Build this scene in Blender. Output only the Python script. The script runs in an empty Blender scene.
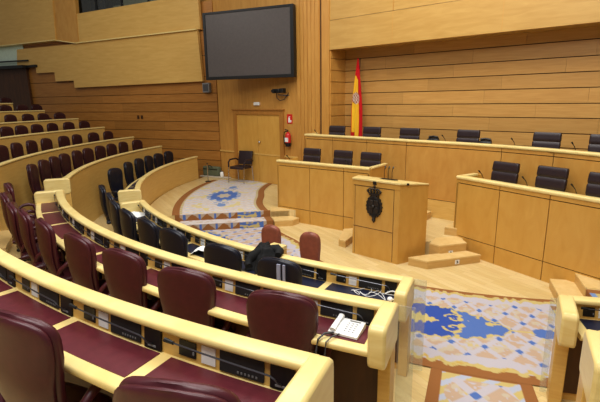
import bpy, math, random
from math import sin, cos, pi, radians as RAD, hypot
from mathutils import Vector, Matrix
random.seed(7)
scene = bpy.context.scene
COL = scene.collection

# ------------------------------------------------------------------ helpers
class MB:
    """collects shapes, links them as one mesh object"""
    def __init__(s): s.v = []; s.f = []; s.m = []; s.c = None
    def add(s, verts, faces, mi=0):
        o = len(s.v); s.v += [tuple(p) for p in verts]
        s.f += [tuple(i + o for i in f) for f in faces]; s.m += [mi] * len(faces)
    def box(s, x0, x1, y0, y1, z0, z1, mi=0, M=None):
        p = [(x0,y0,z0),(x1,y0,z0),(x1,y1,z0),(x0,y1,z0),(x0,y0,z1),(x1,y0,z1),(x1,y1,z1),(x0,y1,z1)]
        if M is not None: p = [tuple(M @ Vector(q)) for q in p]
        s.add(p, [(0,3,2,1),(4,5,6,7),(0,1,5,4),(1,2,6,5),(2,3,7,6),(3,0,4,7)], mi)
    def prism(s, poly, z0, z1, mi=0):
        n = len(poly)
        a = sum(poly[i][0]*poly[(i+1)%n][1]-poly[(i+1)%n][0]*poly[i][1] for i in range(n))
        if a < 0: poly = poly[::-1]
        s.add([(x,y,z0) for x,y in poly] + [(x,y,z1) for x,y in poly],
              [tuple(range(n))[::-1], tuple(range(n,2*n))] + [(i,(i+1)%n,n+(i+1)%n,n+i) for i in range(n)], mi)
    def loft(s, rings, caps=True, mi=0, closed=True):
        n = len(rings[0]); o = []
        for r in rings: o += list(r)
        f = []
        for k in range(len(rings)-1):
            for i in range(n if closed else n-1):
                f.append((k*n+i, k*n+(i+1)%n, (k+1)*n+(i+1)%n, (k+1)*n+i))
        if caps and closed:
            f.append(tuple(range(n))[::-1]); f.append(tuple(range((len(rings)-1)*n, len(rings)*n)))
        s.add(o, f, mi)
    def tube(s, path, r, n=8, mi=0):
        path = [Vector(p) for p in path]; rings = []
        up = Vector((0.13, 0.21, 1)).normalized()
        for i, p in enumerate(path):
            d = (path[min(i+1, len(path)-1)] - path[max(i-1, 0)]).normalized()
            a = d.cross(up)
            if a.length < 1e-3: a = d.cross(Vector((1,0,0)))
            a.normalize(); b = a.cross(d)
            rr = r[i] if isinstance(r, (list, tuple)) else r
            rings.append([p + a*rr*cos(2*pi*k/n) + b*rr*sin(2*pi*k/n) for k in range(n)])
        s.loft(rings, mi=mi)
    def lathe(s, prof, at=(0,0,0), n=16, mi=0):
        x, y, z = at
        s.loft([[(x+r*cos(2*pi*k/n), y+r*sin(2*pi*k/n), z+h) for k in range(n)] for r, h in prof], mi=mi)
    def arc(s, prof, a0, a1, n, mi=0):
        """sweep a closed (R,z) profile about the hemicycle centre, angles in degrees"""
        s.loft([[pol(R, a0+(a1-a0)*k/n, z) for R, z in prof] for k in range(n+1)], mi=mi)
    def sphere(s, c, r, n=10, sz=1, mi=0):
        pr = [(max(1e-4, r*sin(pi*k/n)), -r*sz*cos(pi*k/n)) for k in range(n+1)]
        s.lathe(pr, c, 12, mi)
    def build(s, name, mat, parent=None, smooth=40, bevel=0):
        me = bpy.data.meshes.new(name)
        off = Vector((0,0,0))
        if parent is not None: off = wloc(parent)
        me.from_pydata([tuple(Vector(p)-off) for p in s.v], [], s.f)
        for m in (mat if isinstance(mat, (list, tuple)) else [mat]): me.materials.append(m)
        me.polygons.foreach_set('material_index', s.m)
        if s.c is not None:
            at = me.color_attributes.new('Col', 'FLOAT_COLOR', 'POINT')
            flat = []
            for c in s.c: flat += [c[0], c[1], c[2], 1.0]
            at.data.foreach_set('color', flat)
        me.update(); me.validate()
        if smooth:
            for p in me.polygons: p.use_smooth = True
            me.set_sharp_from_angle(angle=RAD(smooth))
        o = bpy.data.objects.new(name, me); COL.objects.link(o)
        if parent is not None: o.parent = parent
        if bevel:
            b = o.modifiers.new('bevel', 'BEVEL'); b.width = bevel; b.segments = 2; b.limit_method = 'ANGLE'; b.angle_limit = RAD(50)
        return o
def wloc(o):
    p = Vector((0,0,0))
    while o is not None: p = p + Vector(o.location); o = o.parent
    return p
def pol(R, a, z): return (R*sin(RAD(a)), -R*cos(RAD(a)), z)
def tag(o, label=None, cat=None, group=None, kind=None):
    if label: o['label'] = label
    if cat: o['category'] = cat
    if group: o['group'] = group
    if kind: o['kind'] = kind
    return o
def thing(name, label, cat, loc=(0,0,0), rz=0, group=None):
    o = bpy.data.objects.new(name, None); COL.objects.link(o)
    o.location = loc; o.rotation_euler = (0,0,rz); o.empty_display_size = .1
    return tag(o, label, cat, group)
def dup(root, loc, rz, label, group=None):
    r = root.copy(); COL.objects.link(r); r.location = loc; r.rotation_euler = (0,0,rz)
    r['label'] = label
    if group: r['group'] = group
    for ch in list(root.children):
        c = ch.copy(); COL.objects.link(c); c.parent = r
        for g in list(ch.children):
            d = g.copy(); COL.objects.link(d); d.parent = c
    return r
def struct(mb, name, mat, **k):
    o = mb.build(name, mat, **k); o['kind'] = 'structure'; return o
def rr(x0, x1, z0, z1, r, n=4):
    """rounded rectangle outline"""
    out = []
    for cx, cz, a in ((x1-r, z1-r, 0), (x0+r, z1-r, 90), (x0+r, z0+r, 180), (x1-r, z0+r, 270)):
        for k in range(n+1):
            t = RAD(a + 90*k/n); out.append((cx+r*cos(t), cz+r*sin(t)))
    return out

# ------------------------------------------------------------------ materials
def lin(c):
    return tuple(((x/255)/12.92 if x/255 <= .04045 else ((x/255+.055)/1.055)**2.4) for x in c)
def newmat(name):
    m = bpy.data.materials.new(name); m.use_nodes = True
    nt = m.node_tree; b = nt.nodes['Principled BSDF']
    return m, nt, b
def plain(name, rgb, rough=.5, metal=0, noise=0, coat=0, spec=.5):
    m, nt, b = newmat(name)
    c = lin(rgb)
    b.inputs['Roughness'].default_value = rough; b.inputs['Metallic'].default_value = metal
    b.inputs['Coat Weight'].default_value = coat; b.inputs['Specular IOR Level'].default_value = spec
    tc = nt.nodes.new('ShaderNodeTexCoord'); nz = nt.nodes.new('ShaderNodeTexNoise')
    nz.inputs['Scale'].default_value = 18; nz.inputs['Detail'].default_value = 4
    nt.links.new(tc.outputs['Object'], nz.inputs['Vector'])
    rp = nt.nodes.new('ShaderNodeValToRGB'); k = .06 + noise
    rp.color_ramp.elements[0].position = .3; rp.color_ramp.elements[1].position = .7
    rp.color_ramp.elements[0].color = (*[x*(1-k) for x in c], 1); rp.color_ramp.elements[1].color = (*[min(1, x*(1+k)) for x in c], 1)
    nt.links.new(nz.outputs['Fac'], rp.inputs['Fac']); nt.links.new(rp.outputs['Color'], b.inputs['Base Color'])
    return m
def leather(name, rgb, rough=.36):
    m = plain(name, rgb, rough, noise=.08, spec=.5)
    nt = m.node_tree; b = nt.nodes['Principled BSDF']
    tc = nt.nodes.new('ShaderNodeTexCoord'); v = nt.nodes.new('ShaderNodeTexVoronoi'); v.inputs['Scale'].default_value = 160
    bp = nt.nodes.new('ShaderNodeBump'); bp.inputs['Strength'].default_value = .12; bp.inputs['Distance'].default_value = .002
    nt.links.new(tc.outputs['Object'], v.inputs['Vector']); nt.links.new(v.outputs['Distance'], bp.inputs['Height'])
    nt.links.new(bp.outputs['Normal'], b.inputs['Normal'])
    return m
def wood(name, rgb, rgb2, scale=(1.2,1.2,16), rough=.38, vcol=False, spec=.45):
    m, nt, b = newmat(name)
    b.inputs['Roughness'].default_value = rough; b.inputs['Specular IOR Level'].default_value = spec
    tc = nt.nodes.new('ShaderNodeTexCoord'); mp = nt.nodes.new('ShaderNodeMapping'); mp.inputs['Scale'].default_value = scale
    nt.links.new(tc.outputs['Object'], mp.inputs['Vector'])
    nz = nt.nodes.new('ShaderNodeTexNoise'); nz.inputs['Scale'].default_value = 3; nz.inputs['Detail'].default_value = 5; nz.inputs['Distortion'].default_value = .6
    nt.links.new(mp.outputs['Vector'], nz.inputs['Vector'])
    rp = nt.nodes.new('ShaderNodeValToRGB')
    rp.color_ramp.elements[0].position = .3; rp.color_ramp.elements[1].position = .72
    rp.color_ramp.elements[0].color = (*lin(rgb2), 1); rp.color_ramp.elements[1].color = (*lin(rgb), 1)
    nt.links.new(nz.outputs['Fac'], rp.inputs['Fac'])
    out = rp.outputs['Color']
    if vcol:
        at = nt.nodes.new('ShaderNodeAttribute'); at.attribute_name = 'Col'
        mx = nt.nodes.new('ShaderNodeMix'); mx.data_type = 'RGBA'; mx.blend_type = 'MULTIPLY'; mx.inputs[0].default_value = 1
        nt.links.new(out, mx.inputs[6]); nt.links.new(at.outputs['Color'], mx.inputs[7]); out = mx.outputs[2]
    nt.links.new(out, b.inputs['Base Color'])
    return m
def vmat(name, rough=.9):
    m, nt, b = newmat(name); b.inputs['Roughness'].default_value = rough
    at = nt.nodes.new('ShaderNodeAttribute'); at.attribute_name = 'Col'
    nz = nt.nodes.new('ShaderNodeTexNoise'); nz.inputs['Scale'].default_value = 120
    tc = nt.nodes.new('ShaderNodeTexCoord'); nt.links.new(tc.outputs['Object'], nz.inputs['Vector'])
    bp = nt.nodes.new('ShaderNodeBump'); bp.inputs['Strength'].default_value = .3; bp.inputs['Distance'].default_value = .004
    nt.links.new(nz.outputs['Fac'], bp.inputs['Height']); nt.links.new(bp.outputs['Normal'], b.inputs['Normal'])
    nt.links.new(at.outputs['Color'], b.inputs['Base Color'])
    b.inputs['Specular IOR Level'].default_value = .15
    return m
def glassmat(name, dif=.09):
    m, nt, b = newmat(name)
    out = nt.nodes['Material Output']
    tr = nt.nodes.new('ShaderNodeBsdfTransparent'); tr.inputs['Color'].default_value = (.93, .96, .95, 1)
    gl = nt.nodes.new('ShaderNodeBsdfGlossy'); gl.inputs['Roughness'].default_value = .05
    df = nt.nodes.new('ShaderNodeBsdfDiffuse'); df.inputs['Color'].default_value = (.85, .85, .86, 1)
    m1 = nt.nodes.new('ShaderNodeMixShader'); m1.inputs[0].default_value = .07
    m2 = nt.nodes.new('ShaderNodeMixShader'); m2.inputs[0].default_value = dif
    nt.links.new(tr.outputs[0], m1.inputs[1]); nt.links.new(gl.outputs[0], m1.inputs[2])
    nt.links.new(m1.outputs[0], m2.inputs[1]); nt.links.new(df.outputs[0], m2.inputs[2])
    nt.links.new(m2.outputs[0], out.inputs['Surface'])
    return m
def floormat(name, rgb, rgb2):
    m, nt, b = newmat(name); b.inputs['Roughness'].default_value = .32
    tc = nt.nodes.new('ShaderNodeTexCoord'); mp = nt.nodes.new('ShaderNodeMapping'); mp.inputs['Rotation'].default_value = (0,0,RAD(20))
    nt.links.new(tc.outputs['Object'], mp.inputs['Vector'])
    br = nt.nodes.new('ShaderNodeTexBrick'); br.inputs['Scale'].default_value = 1.0
    br.inputs['Brick Width'].default_value = .9; br.inputs['Row Height'].default_value = .09; br.inputs['Mortar Size'].default_value = .0015
    br.inputs['Color1'].default_value = (*lin(rgb), 1); br.inputs['Color2'].default_value = (*lin(rgb2), 1)
    br.inputs['Mortar'].default_value = (*[x*.75 for x in lin(rgb2)], 1)
    nt.links.new(mp.outputs['Vector'], br.inputs['Vector'])
    nz = nt.nodes.new('ShaderNodeTexNoise'); nz.inputs['Scale'].default_value = 4; nz.inputs['Detail'].default_value = 5
    mp2 = nt.nodes.new('ShaderNodeMapping'); mp2.inputs['Scale'].default_value = (1,10,1); mp2.inputs['Rotation'].default_value = (0,0,RAD(20))
    nt.links.new(tc.outputs['Object'], mp2.inputs['Vector']); nt.links.new(mp2.outputs['Vector'], nz.inputs['Vector'])
    mx = nt.nodes.new('ShaderNodeMix'); mx.data_type = 'RGBA'; mx.blend_type = 'OVERLAY'; mx.inputs[0].default_value = .25
    nt.links.new(br.outputs['Color'], mx.inputs[6]); nt.links.new(nz.outputs['Fac'], mx.inputs[7])
    nt.links.new(mx.outputs[2], b.inputs['Base Color'])
    return m

M_RAIL  = wood('pale_maple', (234,214,150), (223,198,128), (1.5,1.5,9), .3)
M_FRONT = wood('golden_veneer', (216,180,104), (205,164,88), (1,1,12), .34)
M_PODV  = wood('amber_veneer', (206,160,80), (197,148,68), (2.5,2.5,.9), .34)
M_BACKV = wood('amber_veneer_dark', (200,152,78), (188,136,64), (2.5,2.5,.9), .36)
M_BALC  = wood('balcony_veneer', (212,174,100), (201,160,86), (.7,.7,5), .4)
M_FASC  = wood('fascia_veneer', (192,154,86), (180,140,72), (.7,.7,5), .4)
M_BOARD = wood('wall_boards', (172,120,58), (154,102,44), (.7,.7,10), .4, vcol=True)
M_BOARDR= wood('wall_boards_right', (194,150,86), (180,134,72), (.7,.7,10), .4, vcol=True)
M_BOARDR2 = wood('door_frame_veneer', (176,124,58), (160,108,46), (5,5,.6), .4)
M_PIL   = wood('pilaster_veneer', (200,150,76), (184,132,62), (5,5,.6), .4)
M_DARKW = wood('dark_wall_boards', (84,50,22), (64,36,14), (3,3,.8), .5)
M_GROOVE= plain('groove_shadow', (70,42,18), .8)
M_FLOOR = floormat('floor_parquet', (218,195,142), (206,180,122))
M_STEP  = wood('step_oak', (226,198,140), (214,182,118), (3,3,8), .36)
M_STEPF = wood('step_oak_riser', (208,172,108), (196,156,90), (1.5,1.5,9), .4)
M_MAROON= leather('maroon_leather', (76,28,36))
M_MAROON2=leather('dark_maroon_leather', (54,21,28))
M_NAVY  = leather('navy_leather', (20,22,36))
M_BROWN = leather('brown_leather', (140,80,62), .45)
M_AUB   = leather('aubergine_leather', (40,25,30), .42)
M_PADR  = leather('maroon_desk_leather', (94,36,44), .36)
M_PADN  = leather('navy_desk_leather', (26,30,52), .4)
M_BLACK = plain('black_plastic', (14,14,15), .45)
M_GRILLE= plain('speaker_black', (30,29,30), .65, noise=.2)
M_GREY  = plain('grey_plastic', (120,120,120), .5)
M_WHITE = plain('white_plastic', (232,232,230), .4)
M_PAPER = plain('white_paper', (232,232,228), .8)
M_CHROME= plain('steel', (190,190,195), .25, metal=1)
M_STEEL = plain('dark_steel', (96,96,102), .3, metal=.8)
M_SCREEN= plain('screen_grey', (84,78,76), .35, spec=.3)
M_RED   = plain('signal_red', (200,38,34), .35)
M_CLOTH = plain('black_cloth', (9,9,11), .85, noise=.25)
M_IRON  = plain('dark_bronze', (54,46,38), .5, metal=.4, noise=.3)
M_GREEN = plain('grey_green_fabric', (92,98,74), .8)
M_DKGLASS=plain('dark_gallery', (40,44,36), .3)
M_BLIND=plain('gallery_curtain', (120,118,92), .7)
M_PALE = plain('pale_stone', (190,180,160), .6)
M_REFLECT = plain('pale_reflection', (150,156,180), .4)
M_GREENW= plain('pale_green_wall', (205,222,205), .7)
M_GLASS = glassmat('clear_glass')
M_WGLASS = glassmat('window_glass', .01)
M_CARPET= vmat('carpet_wool'); M_FLAG = vmat('flag_cloth', .8)
M_PORT  = plain('port_grey', (70,70,74), .5)

# ------------------------------------------------------------------ camera (origin = centre of the hemicycle, +Y towards the dais)
def camera():
    f, p, r, th = 435., .227, .014, 2.438
    h, cx, cy = 2.547, 4.115, 10.693
    Rm = Matrix(((1,0,0),(0,-sin(p),cos(p)),(0,-cos(p),-sin(p)))) @ Matrix(((cos(r),-sin(r),0),(sin(r),cos(r),0),(0,0,1)))
    W = Matrix(((-cos(th),-sin(th),0),(sin(th),-cos(th),0),(0,0,1)))
    loc = W @ Vector((-cx,-cy,0)) + Vector((0,0,h))
    B = W @ Rm
    rot = Matrix((( B[0][0], -B[0][1], -B[0][2]),(B[1][0], -B[1][1], -B[1][2]),(B[2][0], -B[2][1], -B[2][2])))
    cd = bpy.data.cameras.new('camera'); co = bpy.data.objects.new('camera', cd); COL.objects.link(co)
    cd.sensor_fit = 'HORIZONTAL'; cd.sensor_width = 36; cd.lens = 36*f/600; cd.clip_start = .05; cd.clip_end = 200
    co.matrix_world = Matrix.Translation(loc) @ rot.to_4x4()
    scene.camera = co
camera()

# ------------------------------------------------------------------ desks of the hemicycle
def profile_rail(R0, zr): return rr(R0, R0+.105, zr-.042, zr, .016, 3)
def desk_row(label, R0, zr, zf, zlow, a0, a1, n, padmat, caps=(True,True), detail=True, group=None, glass=(False,False), pads=True, skew=None):
    """one continuous curved desk: rail, front, console, worktop, pads, end boards"""
    am = (a0+a1)/2; root = thing('curved_desk', label, 'desk', pol(R0+.1, am, zf), 0, group)
    zd = zr-.165; ns = max(10, int(abs(a1-a0)*1.6))
    endw = math.degrees(.105/R0)
    i0 = a0+endw*.6; i1 = a1-endw*.6
    b = MB(); b.arc([(R0+.02,zlow),(R0+.055,zlow),(R0+.055,zr-.05),(R0+.02,zr-.05)], i0, i1, ns); b.build('front_panel', M_FRONT, root)
    b = MB(); b.arc(profile_rail(R0, zr), i0, i1, ns); b.build('rail', M_RAIL, root)
    b = MB(); b.arc([(R0+.05,zd-.03),(R0+.085,zd-.03),(R0+.068,zr-.035),(R0+.05,zr-.035)], i0, i1, ns); b.build('console_panel', M_FRONT, root)
    b = MB(); b.arc(rr(R0+.05, R0+.385, zd-.045, zd, .016, 3), i0, i1, ns); b.build('desktop', M_RAIL, root)
    b = MB(); b.arc([(R0+.055,zf+.08),(R0+.075,zf+.08),(R0+.075,zd-.045),(R0+.055,zd-.045)], i0, i1, ns); b.build('shadow_panel', M_DARKW, root)  # dark sheet behind the front, painting in the shade under the desk
    s0 = a0+endw; da = (a1-a0-2*endw)/n
    for k in range(n):
        u = lambda t: s0+da*(k+t)
        if pads:
            b = MB(); b.arc([(R0+.10,zd-.004),(R0+.315,zd-.004),(R0+.315,zd+.004),(R0+.10,zd+.004)], u(.05), u(.95), 6); b.build('desk_pad', padmat, root)
        if detail:
            zc0 = zd+.010; zc1 = zr-.048
            def plate(t0, t1, za, zb, th=.006):
                q = MB(); fr = lambda z: R0+.085-.017*(z-zd+.03)/.145
                q.arc([(fr(za)-.004,za),(fr(za)+th,za),(fr(zb)+th,zb),(fr(zb)-.004,zb)], u(t0), u(t1), 3); return q
            o = plate(.10,.24,zc0+.012,zc1-.018).build('control_panel', M_BLACK, root)
            q = plate(.215,.23,zc0+.03,zc0+.045,.009); q.build('button', M_GREY, o)
            plate(.285,.395,zc0+.006,zc1-.016).build('label_plate', M_WHITE, root)
            o = plate(.43,.745,zc0,zc1-.004,.008).build('speaker_grille', M_GRILLE, root)
            q = MB()
            for j in range(6): 
                w = .56+.026*j; q2 = plate(w, w+.012, zc0+.012, zc0+.022, .0095); q.add(q2.v, q2.f)
            q.build('indicator_dots', M_GREY, o)
            o = plate(.79,.945,zc0-.004,zc1,.012).build('microphone_socket', M_BLACK, root)
            q = plate(.825,.9,zc0+.008,zc0+.018,.0135); q.build('button', M_GREY, o)
            q = MB(); pts = []
            for t, dR, dz in ((.865,.09,.03),(.862,.118,.055),(.85,.128,.078),(.82,.131,.092),(.6,.131,.098),(.35,.130,.103),(.12,.128,.108)):
                pts.append(pol(R0+dR, u(t), zd+dz))
            q.tube(pts, .0042, 6); mic = q.build('microphone', M_STEEL, root)
            q = MB(); q.tube([pts[-1], pol(R0+.128, u(.045), zd+.112)], [.0085, .0115], 8); q.build('microphone_head', M_BLACK, mic)
    for side, on in enumerate(caps):
        if not on: continue
        A, Bq = (a0, a0+endw) if side == 0 else (a1-endw, a1)
        if skew is not None and side == 0:
            p0 = Vector(pol(R0-.02, a0, 0)[:2]); dd = Vector((sin(RAD(skew)), -cos(RAD(skew)))); tt = Vector((-dd.y, dd.x))
            def sk(o0, o1, za, zb, w0, w1, rd):
                q = MB(); q.loft([[(p0.x+dd.x*o+tt.x*w, p0.y+dd.y*o+tt.y*w, z) for o, z in (rr(o0, o1, za, zb, rd, 5) if rd else [(o0,za),(o1,za),(o1,zb),(o0,zb)])] for w in (w0, w1)]); return q
            sk(0, .42, zr-.28, zr+.004, 0, .115, .05).build('end_board', M_RAIL, root, bevel=.018)
            sk(.01, .17, zlow, zr-.27, .008, .107, 0).build('end_post', M_FRONT, root, bevel=.006)
            if glass[side]: sk(.01, .022, zlow+.01, zr-.05, -.05, 0, 0).build('glass_panel', M_GLASS, root)
            continue
        b = MB(); b.arc(rr(R0-.015, R0+.40, zr-.28, zr+.004, .05, 5), A, Bq, 2); e = b.build('end_board', M_RAIL, root, bevel=.018)
        b = MB(); b.arc([(R0-.005,zlow),(R0+.15,zlow),(R0+.15,zr-.27),(R0-.005,zr-.27)], A+.08, Bq-.08, 2); b.build('end_post', M_FRONT, root, bevel=.006)
        if glass[side]:
            gw = math.degrees(.11/R0)
            G0, G1 = (A-gw, A) if side == 0 else (Bq, Bq+gw)
            b = MB(); b.arc([(R0+.0,zlow+.01),(R0+.012,zlow+.01),(R0+.012,zr-.02),(R0+.0,zr-.02)], G0, G1, 2); b.build('glass_panel', M_GLASS, root)
    return root

ZC, ZB, ZA = .95, 1.25, 1.50
RC, RB, RA = 7.60, 8.78, 9.90
desk_row('curved front desk with navy pads in the middle block, white cables on its right end', RC, ZC, 0, 0, -22.2, 16.5, 7, M_PADN, glass=(False,True))
desk_row('curved second desk of the middle block with maroon pads, white telephone on its right end', RB, ZB, .3, 0, -22.4, 17.0, 8, M_PADR, glass=(False,True))
desk_row('nearest big curved desk with maroon pads across the bottom left foreground', RA, ZA, .55, .3, -23.0, 16.6, 9, M_PADR)
left_lab = ['lowest curved desk of the far left block, navy chairs behind it',
  'second curved desk up in the far left block, first of those with maroon chairs',
  'third curved desk up in the far left block, curving to the left picture edge',
  'fourth curved desk up in the far left block, below the dim rows',
  'fifth curved desk up in the far left block, in front of four dark chair tops',
  'sixth curved desk up in the far left block, dim, near the dark back wall',
  'topmost curved desk of the far left block, against the dark back wall']
LR = [7.60, 8.78, 9.93, 11.10, 12.25, 13.40, 14.55]
LZ = [.95, 1.25, 1.50, 1.80, 2.07, 2.35, 2.60]
LA = [-69.0, -68.4, -69.4, -69.6, -70.0, -68.8, -68.0]
for k in range(7):
    desk_row(left_lab[k], LR[k], LZ[k], LZ[k]-.95, (LZ[k-1]-.95 if k else .0), LA[k], -29.4, [9,10,11,13,14,15,16][k], M_PADN if k == 0 else M_PADR, detail=(k == 0), caps=(False,True))
desk_row('front desk with navy pad at the right picture edge, end post beside the carpet aisle', RC, ZC, 0, 0, 25.3, 45, 4, M_PADN, caps=(True,False), glass=(True,False), skew=14)
desk_row('desk end with rounded board cut off by the bottom right picture corner', RB, ZB, .3, 0, 23.9, 40, 4, M_PADR, caps=(True,False), skew=14)

# ------------------------------------------------------------------ floors and tiers
b = MB(); b.box(-22, 9, -17, 1.5, -.1, 0); struct(b, 'floor', M_FLOOR)
def tier(R0, R1, z, a0, a1, name='floor_tier'):
    b = MB(); b.arc([(R0,-.05),(R1,-.05),(R1,z),(R0,z)], a0, a1, 40); o = struct(b, name, [M_FLOOR]); return o
edges = [RB+.06, RA+.06, 11.16, 12.31, 13.46, 14.61, 18]
hts = [.3, .55, .85, 1.12, 1.40, 1.65]
for k in range(6):
    tier(edges[k], edges[k+1], hts[k], -74, 44 if k < 1 else 17.5, 'floor_tier')
# half steps in the aisle on the left
for k in range(1, 6):
    b = MB(); b.arc([(edges[k]-.30, hts[k-1]-.01),(edges[k], hts[k-1]-.01),(edges[k], (hts[k-1]+hts[k])/2),(edges[k]-.30, (hts[k-1]+hts[k])/2)], -29.2, -22.6, 6)
    struct(b, 'trim_aisle_step_%d' % k, M_STEP)

# dais: one raised floor with two-riser steps
Z1, Z2 = .13, .26
U0, ud = Vector((-2.26,-4.07)), Vector((-.664,-.747)).normalized()
L0 = Vector((-1.99,-4.26))
def alongU(t): return U0+ud*t
def alongL(t): return L0+ud*t
arcC = [pol(7.6, a, 0)[:2] for a in range(-34, -77, -3)]
b = MB()
poly = [tuple(alongU(0)), tuple(alongU(3.02))] + [p for p in arcC] + [(-7.4,-1.7), (-2.0,-1.2), (-2.0,-3.9)]
b.prism(poly, -.02, Z2)
b.prism([(-2.02,-3.95),(-.45,-3.84),(.2,-4.30),(.92,-4.30),(1.02,-4.22),(1.40,-3.86),(1.30,-3.66),(3.04,-4.27),(3.95,-6.5),(7.5,-3.5),(7.5,-1.2),(-2.02,-1.2)], -.02, Z2-.001)
struct(b, 'floor_dais', M_FLOOR)
b = MB(); b.box(-3.0, 5, -2.6, -1.4, .2, .78); struct(b, 'floor_dais_upper', M_FLOOR)

def steps_thing(name, label, cat, tread_poly, z0, z1, plate=None, loc=None):
    r = thing(name, label, cat, (*loc, z0))
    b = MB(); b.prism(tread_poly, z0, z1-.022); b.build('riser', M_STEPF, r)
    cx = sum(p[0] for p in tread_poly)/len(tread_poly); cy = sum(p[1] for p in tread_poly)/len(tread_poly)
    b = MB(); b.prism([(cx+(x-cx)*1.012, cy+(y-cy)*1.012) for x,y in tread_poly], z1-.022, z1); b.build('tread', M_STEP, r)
    if plate:
        (ax, ay), (bx_, by_) = plate[:2]; d = Vector((bx_-ax, by_-ay)).normalized(); n = Vector((d.y, -d.x)); c = Vector((ax,ay))*(1-plate[2])+Vector((bx_,by_))*plate[2]
        zc = (z0+z1)/2-.005
        def quad(mb, hw, hz, off, dz=0, dx=0):
            M = Matrix(((d.x, n.x, 0, c.x+d.x*dx),(d.y, n.y, 0, c.y+d.y*dx),(0,0,1,zc+dz),(0,0,0,1)))
            mb.box(-hw, hw, off-.006, off, -hz, hz, 0, M)
        b = MB(); quad(b, .038, .034, .010); o = b.build('step_plate', M_WHITE, r)
        b = MB(); quad(b, .018, .005, .013, -.012); quad(b, .006, .018, .013, .004, .004); quad(b, .012,.005,.013,.018,-.006); b.build('plate_symbol', M_PORT, o)
    return r
def mirx(p): return (.64-p[0], p[1])
s1 = [(.90,-4.81),(1.21,-4.80),(1.74,-4.01),(1.49,-3.96),(1.09,-4.50)]
steps_thing('wooden_step', 'lower wooden step right of the lectern with a white plate on its riser', 'step', s1, 0, Z1, ((1.21,-4.80),(1.74,-4.01),.55), (1.3,-4.5))
s2 = [(1.03,-4.34),(1.22,-4.36),(1.49,-3.96),(1.25,-3.70),(1.0,-4.0)]
steps_thing('wooden_step', 'upper wooden step right of the lectern, against the right dais desk', 'step', s2, Z1-.13, Z2+.004, ((1.22,-4.36),(1.49,-3.96),.4), (1.2,-4.2))
steps_thing('wooden_step', 'small wooden step on the left side of the lectern', 'step', [mirx(p) for p in ((.98,-4.74),(1.13,-4.73),(1.42,-4.15),(1.3,-4.0),(1.05,-4.4))], 0, Z1, None, (-.6,-4.5))
steps_thing('wooden_step', 'lower wooden step at the left corner of the left dais desk', 'step',
    [tuple(alongL(0)), tuple(alongL(.38)), tuple(alongU(.38)), tuple(alongU(-.05)), (-1.99,-4.06)], 0, Z1, None, (-2.1,-4.3))
steps_thing('wooden_step', 'upper wooden step at the left corner of the left dais desk', 'step',
    [tuple(alongU(0)), tuple(alongU(.38)), tuple(alongU(.38)+Vector((-.25,.22))), (-2.5,-3.8)], 0, Z2+.004, None, (-2.4,-4.1))
steps_thing('wooden_step', 'small wooden step block in the gap beside the right dais desk end', 'step', [(1.03,-3.74),(1.32,-3.70),(1.35,-3.3),(1.05,-3.35)], Z2, .40, None, (1.2,-3.5))
steps_thing('wooden_step', 'small wooden step block behind the lectern by the back desk', 'step', [(.05,-3.15),(.40,-3.12),(.40,-2.86),(.05,-2.86)], Z2, .40, None, (.2,-3.0))
rv = Vector((.365,-.931)); Ra, Rb2 = Vector((2.79,-4.40)), Vector((3.04,-4.27))
steps_thing('wooden_step', 'lower wooden step at the right picture edge below the right dais desk', 'step',
    [tuple(Ra), tuple(Ra+rv*1.15), tuple(Rb2+rv*1.1), tuple(Rb2)], 0, Z1, None, (3,-4.7))
steps_thing('wooden_step', 'upper wooden step at the right picture edge below the right dais desk', 'step',
    [tuple(Rb2), tuple(Rb2+rv*.55), tuple(Rb2+rv*.55+Vector((.9,.3))), tuple(Rb2+Vector((.8,-.1)))], 0, Z2+.004, None, (3.4,-4.5))

# ------------------------------------------------------------------ carpets
CREAM, PINK, LAV, BLUE, SKY, YEL, BRN, DKB = [lin(c) for c in ((186,174,154),(182,158,136),(182,177,184),(84,112,172),(118,142,184),(190,172,112),(146,98,56),(56,82,156))]
def h2(i, j):
    x = math.sin(i*12.9898+j*78.233)*43758.5453; return x-math.floor(x)
def vnoise(x, y):
    i, j = math.floor(x), math.floor(y); fx, fy = x-i, y-j
    fx = fx*fx*(3-2*fx); fy = fy*fy*(3-2*fy)
    return (h2(i,j)*(1-fx)+h2(i+1,j)*fx)*(1-fy)+(h2(i,j+1)*(1-fx)+h2(i+1,j+1)*fx)*fy
def lattice(s, v, P=.31, Q=.42):
    a = (s/P+v/Q); c = (s/P-v/Q)
    fa = abs(a-round(a)); fc = abs(c-round(c)); w = .13
    if fa < w and fc < w: return BLUE if (fa+fc) < .2 else SKY
    if fa < w or fc < w: return LAV
    k = vnoise(s*12, v*12)
    n2 = vnoise(s*31+3, v*31)
    if n2 > .78: return LAV
    return PINK if k < .62 else (CREAM if k < .9 else lin((190,174,126)))
def border(d, s, v):
    """d = distance to the nearest edge"""
    wob = .03*math.sin(s*8)+.02*math.sin(s*19+1)
    if d < .10+.4*wob: return BRN
    if d < .27+wob:
        k = math.sin(s*26+5*math.sin(s*6.5))*.5+.5; t = (d-.1)/.17
        n = vnoise(s*30, v*30)
        if abs(t-.35-.45*(k-.5)) < .22+.22*(n-.5): return YEL if n > .3 else lin((190,160,90))
        return BRN if t < .3 else LAV
    if d < .33+wob: return LAV
    return None
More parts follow.
